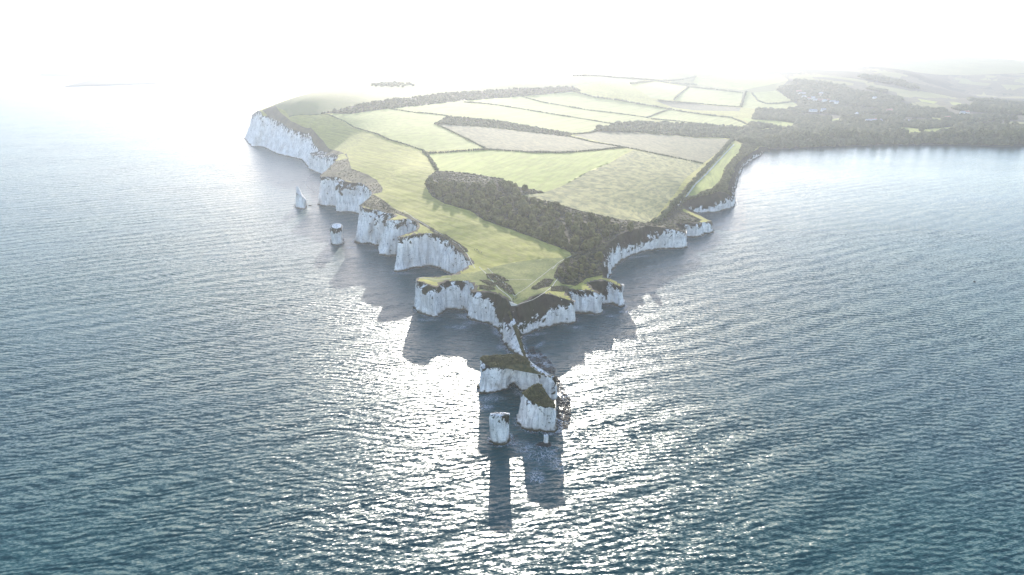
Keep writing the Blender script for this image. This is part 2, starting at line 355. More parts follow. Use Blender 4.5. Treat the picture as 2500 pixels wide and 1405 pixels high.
def H(x, y):
    x = np.atleast_1d(np.asarray(x, float)); y = np.atleast_1d(np.asarray(y, float))
    out = np.empty(len(x))
    for s0 in range(0, len(x), 8000):
        u, v = tcoord(x[s0:s0 + 8000], y[s0:s0 + 8000])
        k = tk((u[:, None] - cu[None]) ** 2 + (v[:, None] - cv[None]) ** 2)
        out[s0:s0 + 8000] = k @ sol[:-3] + sol[-3] + sol[-2] * u + sol[-1] * v
    return np.maximum(out, 1.5)
def G(px, py):                              # where a photo pixel meets the land
    a, b, c = ray(px, py)
    t = np.geomspace(300, 12000, 700)
    x, y, z = a * t, b * t, CAM_H + c * t
    hh = H(x, y); k = np.nonzero(z <= hh)[0]
    if len(k) == 0: return None
    k = k[0]
    if k > 0:
        f = (z[k-1] - hh[k-1]) / max(1e-6, (z[k-1] - hh[k-1]) - (z[k] - hh[k])); t0 = t[k-1] + (t[k] - t[k-1]) * f
    else: t0 = t[0]
    return (a * t0, b * t0)
def Gpoly(pts):
    return [g for g in (G(*p) for p in pts) if g is not None]
def inpoly(poly, x, y):
    x = np.asarray(x, float); y = np.asarray(y, float); r = np.zeros(x.shape, bool); n = len(poly)
    for i in range(n):
        x1, y1 = poly[i]; x2, y2 = poly[(i + 1) % n]
        if y1 == y2: continue
        c_ = ((y1 > y) != (y2 > y)) & (x < (x2 - x1) * (y - y1) / (y2 - y1) + x1)
        r ^= c_
    return r
def densify(poly, step_px=.012, closed=True):
    out = []; n = len(poly)
    for i in range(n if closed else n - 1):
        a, b = poly[i], poly[(i + 1) % n]
        D = math.hypot(*a); m = max(1, int(math.hypot(b[0]-a[0], b[1]-a[1]) / (D * step_px)))
        out += [(a[0] + (b[0]-a[0]) * j / m, a[1] + (b[1]-a[1]) * j / m) for j in range(m)]
    if not closed: out.append(poly[-1])
    return out
# ------------------------------------------------------------------ fields (outlines in photo pixels, laid on the terrain)
FIELDS = [  # material slot, outline
 (8,[(645,262),(690,250),(800,220),(930,208),(1250,194),(1500,165),(1620,170),(1560,200),(1400,212),(1200,222),(1060,230),(936,246),(857,262),(790,278),(735,281),(706,285),(690,268),(668,258)]),
 (2,[(804,281),(945,265),(1092,283),(1064,304),(1186,364),(1030,368),(950,342),(842,298)]),
 (3,[(1043,377),(1191,367),(1378,375),(1540,365),(1490,398),(1432,421),(1378,452),(1331,470),(1248,452),(1225,436),(1155,425),(1068,417)]),
 (4,[(1547,367),(1716,401),(1576,545),(1500,533),(1421,516),(1360,498),(1306,484),(1252,479),(1331,470),(1378,452),(1432,421),(1490,398)]),
 (5,[(1065,304),(1100,305),(1230,316),(1385,334),(1522,360),(1360,374),(1191,366),(1130,335)]),
 (5,[(1400,331),(1479,315),(1560,325),(1700,337),(1790,342),(1716,400),(1540,364)]),
 (3,[(1794,350),(1812,354),(1806,372),(1774,408),(1760,444),(1742,464),(1668,487),(1700,445),(1750,395)]),
 (2,[(936,266),(1092,281),(1230,297),(1400,327),(1479,313),(1504,304),(1588,290),(1640,300),(1720,304),(1830,308),(1812,298),(1787,288),(1700,278),(1641,268),(1607,258),(1480,240),(1358,213),(1200,240),(1060,232)]),
 (5,[(1600,246),(1640,248),(1809,263),(1805,272),(1700,270),(1640,262)]),
 (2,[(1640,264),(1787,288),(1830,306),(1800,308),(1720,303),(1588,289)]),
 (2,[(1645,244),(1677,213),(1813,229),(1804,261)]),(2,[(1545,212),(1600,200),(1672,211),(1640,244),(1590,240)]),
 (2,[(1809,262),(1820,226),(1838,230),(1850,250),(1880,254),(1935,250),(1962,262),(1880,264),(1840,266)]),
 (2,[(1838,229),(1895,222),(1935,247),(1870,254),(1848,244)]),
 (2,[(1700,190),(1900,180),(1925,196),(1815,222),(1690,206)]),
 (3,[(1813,289),(1900,295),(1948,302),(1938,314),(1918,322),(1900,316),(1880,311),(1838,306)]),
 (3,[(1871,313),(1900,315),(1890,324),(1838,329),(1840,320)]),
 (3,[(2022,292),(2048,289),(2054,302),(2030,305)]),(3,[(2024,320),(2060,325),(2110,335),(2060,336),(2030,334)]),
 (3,[(2184,328),(2186,319),(2200,310),(2260,316),(2330,310),(2328,322),(2270,332),(2200,335)]),
 (3,[(2300,312),(2325,310),(2328,318),(2305,320)]),(3,[(2265,284),(2290,288),(2320,292),(2290,297)]),
 (3,[(2240,240),(2290,249),(2280,254),(2250,248)]),(3,[(2318,250),(2347,252),(2346,260),(2325,258)]),(3,[(2328,266),(2390,271),(2380,274),(2345,270)]),
 (1,[(1170,663),(1260,640),(1395,628),(1358,676),(1372,696),(1400,700),(1340,712),(1290,730),(1262,745),(1244,740),(1225,722),(1200,713),(1160,708),(1160,690),(1100,684),(1060,690),(1025,680),(1100,672)]),
]
SLOT = [M_GRASS, M_TIPGRASS, M_PALE, M_BRIGHT, M_TAN, M_PLOUGH, M_HEATH, M_DARKVEG, M_HILL, M_WOODFLOOR_HILLSHADE, M_PATH]
NEARSCRUB = [(1068,417),(1155,425),(1225,436),(1248,452),(1331,470),(1252,479),(1306,484),(1360,498),(1421,516),(1500,533),(1576,545),(1600,538),(1655,492),(1672,500),(1665,515),(1715,538),(1700,543),(1648,550),(1660,565),(1606,552),(1530,566),(1494,588),(1478,606),(1470,625),(1466,650),(1470,672),(1432,680),(1405,699),(1372,694),(1354,672),(1362,648),(1400,622),(1381,610),(1313,585),(1234,556),(1180,538),(1151,516),(1086,498),(1054,480),(1038,452),(1045,432)]
COASTSCRUB = [(1812,354),(1806,372),(1774,408),(1760,444),(1742,464),(1668,487),(1664,497),(1706,482),(1748,471),(1788,480),(1774,462),(1785,428),(1800,396),(1832,374),(1856,357),(1835,350)]
RIDGEWOOD = [(788,278),(857,260),(936,246),(1061,231),(1199,222),(1400,212),(1420,222),(1199,241),(1030,258),(936,267),(860,278)]
STRIPWOOD = [(1064,303),(1090,284),(1230,298),(1400,327),(1385,334),(1230,315),(1100,305)]
ROWWOOD = [(1440,320),(1479,312),(1504,303),(1600,300),(1730,305),(1840,312),(1835,342),(1700,336),(1560,324)]
BIGWOOD = [(1795,342),(1835,342),(1840,312),(1830,308),(1850,270),(1962,262),(1900,222),(1925,196),(1820,180),(1700,175),(1850,150),(2500,180),(2560,300),(2560,356),(2452,354),(2260,350),(2066,354),(1970,358),(1878,360),(1856,356),(1815,350)]
WOODS = [NEARSCRUB, COASTSCRUB, RIDGEWOOD, STRIPWOOD, ROWWOOD, BIGWOOD]
# dead bracken and gorse banks on the turf near the point, heath along the left cliff top
BANKS = [[(1187,669),(1205,668),(1228,676),(1242,686),(1222,688),(1200,683),(1190,677)],[(1172,684),(1190,684),(1213,694),(1208,700),(1190,696)],[(1205,690),(1226,686),(1248,698),(1258,720),(1244,718),(1228,706)],[(1170,697),(1196,698),(1210,706),(1196,710),(1172,706)],
 [(1330,680),(1352,682),(1340,700),(1310,708),(1296,704)],[(1345,700),(1372,698),(1392,705),(1370,712),(1345,712)],
 [(1070,571),(1090,573),(1115,590),(1140,607),(1144,615),(1130,619),(1108,602),(1088,586)],[(1302,700),(1320,690),(1328,693),(1308,707)],[(1352,676),(1362,650),(1396,628),(1404,634),(1380,668),(1372,694)]]
HEATH = [[(640,270),(660,262),(672,258),(690,280),(710,296),(745,312),(775,330),(790,345),(835,372),(852,390),(846,376),(826,378),(790,371),(765,352),(735,325),(700,310),(664,294)],
 [(779,430),(800,412),(818,394),(850,388),(858,412),(900,428),(920,440),(935,460),(932,470),(912,474),(898,457),(868,447),(843,441)],
 [(880,503),(900,484),(912,476),(925,482),(950,500),(985,520),(1018,536),(1060,560),(1110,585),(1060,570),(1013,541),(966,522),(925,518)]]
fpoly = [(m, densify(Gpoly(o))) for m, o in FIELDS]
wpoly = [(9, densify(Gpoly(o))) for o in WOODS]
bpoly = [(7, densify(Gpoly(o))) for o in BANKS] + [(6, densify(Gpoly(o))) for o in HEATH]
# ------------------------------------------------------------------ land mesh
rimland = [tuple(p) for p in RIM]
pts = list(rimland); edges = [(i, (i + 1) % len(rimland)) for i in range(len(rimland))]
pts = pts  # rim first
ru, rv = tcoord(RIM[:, 0], RIM[:, 1])
cand = []
for az in np.arange(-.78, .80, .0042):
    lo, hi = math.log(360), math.log(17000)
    r = lo
    while r < hi:
        D = math.exp(r); cand.append((az + random.uniform(-.0014, .0014), r + random.uniform(-.002, .002)))
        r += .0062 if D < 1000 else .011 if D < 2500 else .022
cand = np.array(cand); gx = np.sin(cand[:, 0]) * np.exp(cand[:, 1]); gy = np.cos(cand[:, 0]) * np.exp(cand[:, 1])
ok = inpoly(rimland, gx, gy); gx, gy = gx[ok], gy[ok]
gu, gv = tcoord(gx, gy)
# keep grid points a little away from the rim
keep = np.ones(len(gx), bool)
for s0 in range(0, len(gx), 2000):
    d = np.min((gu[s0:s0+2000, None] - ru[None]) ** 2 + (gv[s0:s0+2000, None] - rv[None]) ** 2, 1)
    keep[s0:s0+2000] = d > .004 ** 2
gx, gy = gx[keep], gy[keep]
pts += list(zip(gx, gy))
uv_ = [Vector((float(a), float(b))) for a, b in zip(*tcoord(np.array([p[0] for p in pts]), np.array([p[1] for p in pts])))]
# field outlines are extra constraint edges
for m, pl in fpoly + wpoly + bpoly:
    if len(pl) < 3: continue
    u, v = tcoord(np.array([p[0] for p in pl]), np.array([p[1] for p in pl]))
    s0 = len(uv_); uv_ += [Vector((float(a), float(b))) for a, b in zip(u, v)]
    edges += [(s0 + i, s0 + (i + 1) % len(pl)) for i in range(len(pl))]
cv_, ce_, cf_, ov, oe, of = delaunay_2d_cdt(uv_, edges, [], 0, 1e-7, True)
U = np.array([(p.x, p.y) for p in cv_]); DD = np.exp(U[:, 1] / 2); X = np.sin(U[:, 0] / 3) * DD; Y = np.cos(U[:, 0] / 3) * DD
n0 = len(rimland)
rimset = {}
for i, o in enumerate(ov):
    for j in o:
        if j < n0: rimset[i] = j
Z = H(X, Y)
F = np.array([f for f in cf_ if len(f) == 3])
fx = X[F].mean(1); fy = Y[F].mean(1)
ok = inpoly(rimland, fx, fy); F = F[ok]; fx, fy = fx[ok], fy[ok]
slot = np.zeros(len(F), int)
slot[(np.hypot(fx, fy) > 2600)] = 8
for m, pl in fpoly + wpoly + bpoly:
    if len(pl) < 3: continue
    if m == 2 or m == 3 or m == 4 or m == 5 or True:
        k = inpoly(pl, fx, fy)
        slot[k] = m
for m, pl in fpoly[13:]:                     # clearings cut back out of the woods
    if m in (2, 3) and len(pl) > 2 and pl is not None:
        slot[inpoly(pl, fx, fy)] = m
for i in np.nonzero((slot == 9) & (np.hypot(fx, fy) > 2300))[0]:
    q = nz(fx[i] * .0022, fy[i] * .0022, 3) + .4 * nz(fx[i] * .008, fy[i] * .008, 5)
    if q > .02: slot[i] = 6 if q < .24 else 8
near_f = np.nonzero(np.hypot(fx, fy) < 1250)[0]
rn = RIM[(dist < 1300)]
for s0 in range(0, len(near_f), 3000):
    ii = near_f[s0:s0 + 3000]
    dm = np.sqrt(np.min((fx[ii, None] - rn[None, :, 0]) ** 2 + (fy[ii, None] - rn[None, :, 1]) ** 2, 1))
    wv = np.array([2.0 + 2.6 * nz(fx[i] * .07, fy[i] * .07, 8) for i in ii]); slot[ii[dm < wv]] = 7
slot[(fx < -400) & (np.hypot(fx, fy) > 4200)] = 9  # far-left hills: dark wood floor tone painted on as their backlit shade
# small scale relief: hummocks on the turf, rims stay put
rel = np.zeros(len(X))
for i in range(len(X)):
    if i not in rimset and DD[i] < 1400: rel[i] = .45 * fbm(X[i] * .08, Y[i] * .08, 1, 3) + .15 * nz(X[i] * .4, Y[i] * .4)
    elif i not in rimset and DD[i] > 2500: rel[i] = 6 * fbm(X[i] * .002, Y[i] * .002, 1, 3)
LX, LY, LZ = X, Y, np.maximum(Z + rel, 1.4)
ground = mesh_obj("ground", np.stack([LX, LY, LZ], 1).tolist(), F.tolist(), SLOT, smooth=True, fmat=slot)
tag(ground, kind='structure')
from mathutils.bvhtree import BVHTree
bvh = BVHTree.FromPolygons([Vector(v) for v in np.stack([LX, LY, LZ], 1).tolist()], F.tolist())
def drape(x, y):
    h = bvh.ray_cast(Vector((x, y, 600)), Vector((0, 0, -1)))
    return h[0].z if h[0] is not None else None
print('RIMH', [(ST[i][2], round(s[4],1)) for i, s in enumerate(stn) if s[3] < 900])
print("land", len(LX), len(F))
# ------------------------------------------------------------------ cliff strip
def cliff_strip(name, cols, outv, rimz, arcs, dists, closed=False, seed=0, amp=1.0, lip=0.0, under=0.0, rows0=None):
    verts, vt, faces = [], [], []; n = len(cols)
    NR = rows0 or 24
    for i in range(n):
        bx, by, rx, ry, h, vf = cols[i]; h = rimz[i]; D = dists[i]; s_ = arcs[i]
        brk = vf * .85
        for j in range(NR + 1):
            t = j / NR; z = h * (1 - t) - 1.5 * t
            if vf > .12:
                pr = (.92 * t / max(brk, 1e-3)) if t < brk else .92 + .08 * (t - brk) / max(1e-3, 1 - brk)
            else: pr = t ** 1.2
            x = rx + (bx - rx) * pr; y = ry + (by - ry) * pr
            fade = min(1, t * 7) ; k = (1.0 if t > vf else .75) * amp
            if D < 2400:
                q = seed + s_ * .05
                d = 2.0 * fbm(x * .055, y * .055, z * .02 + seed, 2) + 1.5 * fbm(x * .21, y * .21, z * .045 + seed, 3)
                d += .55 * fbm(x * .7, y * .7, z * .10 + seed, 3) + .28 * fbm(x * .3, y * .3, z * .55 + seed, 2)
                flute = abs(nz(x * .33, y * .33, z * .03 + 5)) ; d -= (.5 - flute) * 1.2
                d *= k * fade
                d += lip * math.sin(min(1, t * 1.4) * 3.14) - under * max(0, (t - .8) / .2) ** 1.5 * (1 if z > 1.6 else .2)
                if z < 1.6: d += (1.3 + nz(x * .12, y * .12)) * amp
                x += outv[i][0] * d; y += outv[i][1] * d
                if 0 < t < 1: z += .6 * nz(x * .2, y * .2, z * .2) * fade
            verts.append((x, y, z)); vt.append(vf - t + .5)
    m = n if closed else n - 1
    for i in range(m):
        i2 = (i + 1) % n
        for j in range(NR):
            a, b = i * (NR + 1) + j, i2 * (NR + 1) + j
            faces.append((a, a + 1, b + 1, b))
    return verts, faces, vt
rimZ = H(A[:, 2], A[:, 3])
near_i = [i for i in range(len(A)) if dist[i] < 16500]
clv, clf, vt = cliff_strip("cliff", A.tolist(), OUT.tolist(), rimZ.tolist(), arc.tolist(), dist.tolist())
cliff = mesh_obj("cliff", clv, clf, M_CHALK, smooth=True); fatt(cliff, "vt", vt)
tag(cliff, kind='structure')
def icos(sub, seed, rough=.28, sc=1.3, squash=1.0):
    bm = bmesh.new(); bmesh.ops.create_icosphere(bm, subdivisions=sub, radius=1)
    V = np.array([v.co[:] for v in bm.verts]); Fc = np.array([[v.index for v in f.verts] for f in bm.faces]); bm.free()
    for i in range(len(V)):
        d = fbm(V[i, 0] * sc + seed * 7.3, V[i, 1] * sc, V[i, 2] * sc, 3); V[i] *= 1 + rough * d * 1.6
    V[:, 2] *= squash
    return V, Fc
def merged(name, tmpl, P3, Rr, Hs, mat, parent=None, jit=.25, smooth=False):
    allv, allf = [], []; off = 0
    for i in range(len(P3)):
        V, Fc = tmpl[i % len(tmpl)]; a = random.uniform(0, 6.28); ca, sa = math.cos(a), math.sin(a)
        sx = Rr[i] * random.uniform(1 - jit, 1 + jit); sy = Rr[i] * random.uniform(1 - jit, 1 + jit); sz = Hs[i]
        x = V[:, 0] * sx; y = V[:, 1] * sy
        allv.append(np.stack([x * ca - y * sa + P3[i][0], x * sa + y * ca + P3[i][1], V[:, 2] * sz + P3[i][2]], 1)); allf.append(Fc + off); off += len(V)
    v = np.concatenate(allv); f = np.concatenate(allf)
    me = bpy.data.meshes.new(name); me.vertices.add(len(v)); me.vertices.foreach_set('co', v.astype(np.float32).ravel())
    me.loops.add(f.size); me.loops.foreach_set('vertex_index', f.astype(np.int32).ravel())
    me.polygons.add(len(f)); me.polygons.foreach_set('loop_start', np.arange(0, f.size, 3, dtype=np.int32))
    if smooth: me.polygons.foreach_set('use_smooth', [True] * len(f))
    me.update(calc_edges=True); me.validate()
    me.materials.append(mat); o = bpy.data.objects.new(name, me); C.objects.link(o)
    if parent: o.parent = parent
    return o
TUFT = [icos(1, 200 + k, .35, 1.6, .9) for k in range(6)]
M_TUFT = mat_foliage('turf_tussock', (.030, .028, .012), (.13, .115, .045), .2)
# ------------------------------------------------------------------ sea stacks and the broken chalk spur
def loopcols(st, step=.8, rim_noise=.5):
    pts_ = []
    for s in st:
        xb, yb, xt, yt, h, vf = s
        rx, ry = P(xt, yt, h)
        if xb is None: pts_.append([None, None, rx, ry, h, vf])
        else: bx, by = P(xb, yb); pts_.append([bx, by, rx, ry, h, vf])
    n = len(pts_)
    for i, s in enumerate(pts_):
        if s[0] is None:
            a, b = pts_[i - 1], pts_[(i + 1) % n]
            tx, ty = b[2] - a[2], b[3] - a[3]; L = math.hypot(tx, ty) or 1
            s[0] = s[2] + ty / L * 1.2; s[1] = s[3] - tx / L * 1.2
    out = []; src = []
    for i in range(n):
        a, b = pts_[i], pts_[(i + 1) % n]
        m = max(1, int(max(math.hypot(b[2]-a[2], b[3]-a[3]), math.hypot(b[0]-a[0], b[1]-a[1])) / step))
        for j in range(m):
            t = j / m; out.append([a[k] + (b[k] - a[k]) * t for k in range(6)]); src.append(i + t)
    o = np.array(out)
    for _ in range(2): o = .25 * np.roll(o, 1, 0) + .5 * o + .25 * np.roll(o, -1, 0)
    T_ = np.roll(o, -1, 0)[:, 2:4] - np.roll(o, 1, 0)[:, 2:4]
    T2 = np.roll(o, -1, 0)[:, 0:2] - np.roll(o, 1, 0)[:, 0:2]
    T_ = T_ + T2
    for _ in range(3): T_ = .25 * np.roll(T_, 1, 0) + .5 * T_ + .25 * np.roll(T_, -1, 0)
    T_ /= np.maximum(np.hypot(T_[:, 0], T_[:, 1]), 1e-6)[:, None]
    on = np.stack([T_[:, 1], -T_[:, 0]], 1)
    for i in range(len(o)):
        d = rim_noise * fbm(o[i, 2] * .35, o[i, 3] * .35, 4, 3)
        o[i, 2] += on[i, 0] * d; o[i, 3] += on[i, 1] * d
    return o, on, src
def cap(name, rim, mat, parent, bump=.5, rough=True, xlim=None, vtv=None, seed=0, step=.42):
    poly = [(r[0], r[1]) for r in rim]
    xs = [p[0] for p in poly]; ys = [p[1] for p in poly]; u = [Vector(p) for p in poly]
    g = []
    x = min(xs)
    while x < max(xs):
        y = min(ys)
        while y < max(ys):
            g.append((x + random.uniform(-.2, .2) * step, y + random.uniform(-.2, .2) * step)); y += step
        x += step
    g = np.array(g); k = inpoly(poly, g[:, 0], g[:, 1]); g = g[k]
    ra = np.array(poly)
    if len(g):
        dmin = np.sqrt(((g[:, None] - ra[None]) ** 2).sum(2)); k = dmin.min(1) > step * .5; g = g[k]; dmin = dmin[k]
    E = [(i, (i + 1) % len(poly)) for i in range(len(poly))]
    cvx, _, cfx, ovx, _, _ = delaunay_2d_cdt(u + [Vector((float(p[0]), float(p[1]))) for p in g], E, [], 1, 1e-6, True)
    V = []
    for i, p in enumerate(cvx):
        d = np.hypot(ra[:, 0] - p.x, ra[:, 1] - p.y); j = ovx[i][0] if ovx[i] else -1
        if 0 <= j < len(poly): V.append((p.x, p.y, rim[j][2])); continue
        wgt = 1 / (d ** 3 + .01); z = float((wgt * np.array([r[2] for r in rim])).sum() / wgt.sum())
        e = min(1, d.min() / 1.2)
        z += e * (.35 + bump * (fbm(p.x * .3, p.y * .3, seed, 3)) + bump * .9 * abs(nz(p.x * 1.1, p.y * 1.1, seed)) + bump * .5 * nz(p.x * 2.6, p.y * 2.6, seed))
        V.append((p.x, p.y, z))
    if xlim is not None:
        k = [sum(V[i][0] for i in f_) / len(f_) > xlim for f_ in cfx]
        mesh_obj("chalk_ridge", V, [f_ for f_, q in zip(cfx, k) if q], M_CHALK, parent); cfx = [f_ for f_, q in zip(cfx, k) if not q]
    o = mesh_obj(name, V, cfx, mat, parent, smooth=False)
    if vtv is not None: fatt(o, "vt", [vtv] * len(V))
    return o
def stack(name, label, st, cat='sea stack', group=None, top='grass', seed=0, amp=1.0, under=0., lip=0., arch=None, step=.8, rim_noise=.5, rows=30, bump=.5, xlim=None, topveg=-.2):
    o, on, src = loopcols(st, step, rim_noise); n = len(o)
    if step > .3: LOOPS.append((o[:, :2].copy(), on, list(range(n))))
    c = o[:, 2:4].mean(0); loc = (float(c[0]), float(c[1]), 0.0)
    e = empty(name, loc); tag(e, label, cat, group)
    rimz = [r[4] for r in o]
    v, f, vt_ = cliff_strip("face", o.tolist(), on.tolist(), rimz, [i * step for i in range(n)], [300] * n, closed=True, seed=seed, amp=amp, under=under, lip=lip, rows0=rows)
    v = [list(p) for p in v]; NR = rows
    if arch:
        # columns inside the opening stop at the arch curve, and a vault joins the two faces
        (f0, f1), (b0, b1), hz = arch
        Fi = [i for i in range(n) if f0 <= src[i] <= f1]; Bi = [i for i in range(n) if b0 <= src[i] <= b1]
        for L_ in (Fi, Bi):
            for q, i in enumerate(L_):
                t = q / (len(L_) - 1); zb = hz * max(0, 1 - abs(2 * t - 1) ** 2.6) ** .6 * (1 + .15 * nz(q * .7, 3)) - 1.5
                r0 = i * (NR + 1); x0, y0, z0 = v[r0 + NR]; zt = v[r0][2]
                for j in range(NR + 1):
                    tt = j / NR; oz = v[r0 + j][2]
                    v[r0 + j][2] = zt + (oz - zt) * (zt - zb) / (zt + 1.5)
        m = 14; base_i = len(v)
        for q in range(m + 1):
            i = Fi[round(q * (len(Fi) - 1) / m)]; i2 = Bi[round((m - q) * (len(Bi) - 1) / m)]
            a = v[i * (NR + 1) + NR]; b = v[i2 * (NR + 1) + NR]
            for r in range(7):
                t = r / 6; s_ = .5 * math.sin(t * 3.14) * nz(q * .8, r * .9)
                v.append([a[k] + (b[k] - a[k]) * t + s_ for k in range(3)]); vt_.append(-.5)
        for q in range(m):
            for r in range(6):
                p = base_i + q * 7 + r; f.append((p, p + 7, p + 8, p + 1))
    if top == 'chalk' or top == 'none':
        pass
    V = [(p[0] - loc[0], p[1] - loc[1], p[2]) for p in v]
    fo = mesh_obj("chalk_face", V, f, M_CHALK, e, smooth=True); fatt(fo, "vt", vt_)
    rim = [(v[i * (NR + 1)][0] - loc[0], v[i * (NR + 1)][1] - loc[1], v[i * (NR + 1)][2]) for i in range(n)]
    if top == "grass": cap("grass_top", rim, M_TOP, e, bump, seed=seed, xlim=xlim)
    if top == 'grass' and step > .5:
        g = bpy.data.objects[-1] if False else [ch for ch in C.objects if ch.parent == e and ch.name.startswith("grass_top")][0]
        vv = [v_.co for v_ in g.data.vertices]; pk = random.sample(range(len(vv)), min(len(vv), int(len(vv) * .30)))
        t_ = merged("tussocks", TUFT, [tuple(vv[q] + Vector((0, 0, -.05))) for q in pk], [random.uniform(.25, .7) for _ in pk], [random.uniform(.3, .75) for _ in pk], M_TUFT, e); t_['kind'] = 'stuff'
    if top != 'grass': cap("chalk_top", rim, M_CHALK, e, bump * .6, vtv=topveg, seed=seed)
    return e
M_TOP = mat_field("stack_top_grass", (.030, .028, .012), (.12, .10, .04), (.075, .085, .028), .35)
LOOPS = []
stack("sea_stack", "largest chalk stack with flat grassy top and a sea arch, nearest the headland", [
 (1170,950,1173,876,17.5,.03),(1171,958,1177,882,17.2,.12),(1184,959,1186,889,17,.22),(1197,957,1198,895,17,.20),(1212,955,1213,897,17,.12),(1227,950,1228,895,17,.04),
 (1238,944,1240,893,17,.03),(1255,944,1255,892,17,.02),(1271,950,1270,889,17,.03),(1284,955,1284,890,16.9,.03),(1300,961,1300,898,16.9,.03),(1318,967,1318,911,15.2,.04),(1336,973,1338,919,14.5,.05),(1350,979,1351,922,14.3,.3),
 (1357,970,1355,920,14.3,.4),(None,0,1350,923,12.8,.1),(None,0,1334,920,13.0,.1),(None,0,1318,912,13.8,.1),(None,0,1304,899,15.5,.1),(None,0,1290,879,17.8,.1),(None,0,1270,867,18,.1),(None,0,1254,865,18,.1),(None,0,1238,866,18,.1),(None,0,1222,867,18,.1),(None,0,1200,868,17.8,.1),(None,0,1180,870,17.6,.1)],
 seed=11, under=.6, arch=((5.9, 8.1), (21.5, 23.4), 5.2), bump=.8, xlim=8.5)
stack("sea_stack", "broad chalk stack with sloping peaked grassy top, right of the tall slender stack", [
 (1269,1020,1274,960,16.6,.04),(1271,1031,1281,967,16.4,.10),(1281,1042,1292,974,16.2,.14),(1293,1050,1303,982,15.9,.12),(1308,1052,1312,990,15.6,.05),(1322,1053,1324,992,15.5,.10),(1336,1055,1338,993,15.4,.05),(1352,1058,1352,996,15.0,.02),
 (1358,1048,1355,992,15.0,.02),(1360,1025,1350,982,15.4,.1),(None,0,1340,972,16,.5),(None,0,1333,960,16.8,.5),(None,0,1328,949,17.8,.5),(None,0,1322,940,18.6,.4),(None,0,1313,936,19,.3),(None,0,1303,941,18.4,.2),(None,0,1292,948,17.6,.1),(None,0,1280,955,17,.1)],
 seed=23, under=.7, bump=.9)
stack("sea_stack", "slender upright chalk stack standing alone in front, narrowing at its brown base", [
 (1200,1070,1197,1009,16.8,.02),(1201,1078,1197,1014,16.6,.03),(1212,1085,1208,1017,16.6,.04),(1226,1086,1222,1018,16.6,.05),(1238,1082,1237,1017,16.6,.03),(1243,1074,1244,1012,16.7,.02),(1242,1064,1244,1009,16.8,.02),(1226,1060,1230,1007,16.9,.02),(1212,1062,1210,1007,16.9,.02)],
 seed=31, under=.9, lip=.1, step=.45, rim_noise=.25, amp=.5, bump=.3, top='chalk', topveg=.55)
stack("sea_stack", "tiny white chalk stump on a dark rock ledge at the water line", [
 (1326,1084,1327,1064,5.0,0),(1330,1087,1330,1066,4.8,0),(1336,1086,1336,1066,4.9,0),(1339,1081,1339,1063,5.2,0),(1336,1077,1336,1060,5.4,0),(1329,1077,1328,1060,5.3,0)],
 seed=37, under=.6, step=.25, rim_noise=.12, amp=.22, top='chalk', rows=16, bump=.2)
stack("sea_stack", "leaning spire shaped chalk pinnacle, farthest stack off the left cliffs", [
 (722,503,723,470,22,0),(724,509,726,474,19,0),(733,512,733,478,17,0),(742,511,741,483,15,0),(748,505,746,488,12,0),(748,498,745,484,12.5,0),(741,495,737,472,18,0),(735,494,730,460,25,0),(728,496,725,454,29.5,0)],
 seed=41, step=.8, rim_noise=.4, amp=.7, top='chalk', rows=24, bump=.3)
stack("sea_stack", "blocky chalk stack with rounded weathered top in front of the left cliffs", [
 (808,592,809,553,20,.2),(812,599,813,557,19.5,.28),(822,601,822,559,19.2,.30),(833,598,832,556,19.5,.25),(838,590,834,551,20.5,.15),(836,584,832,547,21.5,.1),(822,581,822,545,22,.1),(811,584,812,548,21,.1)],
 seed=43, step=.8, rim_noise=.4, amp=.9, top='chalk', under=.5, bump=.5)
stack("chalk_spur", "narrow knife edged chalk spur running out from the tip of the headland", [
 (1227,822,1240,764,17.5,.25),(1229,833,1246,777,15.5,.2),(1234,845,1251,790,13,.1),(1243,856,1258,806,10.6,.05),(1252,864,1264,822,8.4,.04),(1262,870,1268,840,6.2,.03),(1274,876,1274,858,3.6,.02),(1284,884,1281,874,1.6,.02),
 (1288,882,1283,873,1.5,.1),(1282,866,1276,855,3.8,.3),(1277,850,1271,836,6.6,.6),(1275,838,1268,817,9,.7),(1274,826,1263,800,11.2,.8),(1270,812,1257,785,13.4,.8),(1262,802,1250,771,16,.8),(1250,795,1244,760,18.2,.7)],
 cat='rock spur', seed=53, step=.6, rim_noise=.4, amp=.6, bump=.5, rows=22)
# ------------------------------------------------------------------ loose rock
ROCKT = [icos(1, k, .35, 1.2, .6) for k in range(6)]
def sample_px(poly, n, z=0.0):
    xs = [p[0] for p in poly]; ys = [p[1] for p in poly]; out = []
    while len(out) < n:
        x, y = random.uniform(min(xs), max(xs)), random.uniform(min(ys), max(ys))
        if inpoly(poly, [x], [y])[0]: out.append(P(x, y, z))
    return out
SH1 = [(1352,912),(1366,928),(1382,955),(1393,985),(1394,1012),(1386,1046),(1366,1054),(1359,1030),(1362,1000),(1357,960)]
SH2 = [(1282,852),(1300,846),(1322,860),(1342,880),(1356,902),(1352,915),(1330,905),(1308,893),(1294,880)]
SH3 = [(1316,1086),(1324,1080),(1340,1084),(1341,1092),(1326,1095)]
pp = sample_px(SH1, 1500) + sample_px(SH2, 1000)
rr = [random.uniform(.15, .5) for _ in pp]
tag(merged("rock_rubble", ROCKT, [(x, y, .0) for x, y in pp], rr, [r * .6 for r in rr], M_ROCK), kind='stuff')
tmp = []
bo = sample_px(SH1, 60) + sample_px(SH2, 34)
bmesh_data = []
for k in range(6):
    V, Fc = icos(2, 20 + k, .42, 1.3, .65); me = bpy.data.meshes.new("boulder"); me.from_pydata(V.tolist(), [], Fc.tolist()); me.materials.append(M_ROCK); bmesh_data.append(me)
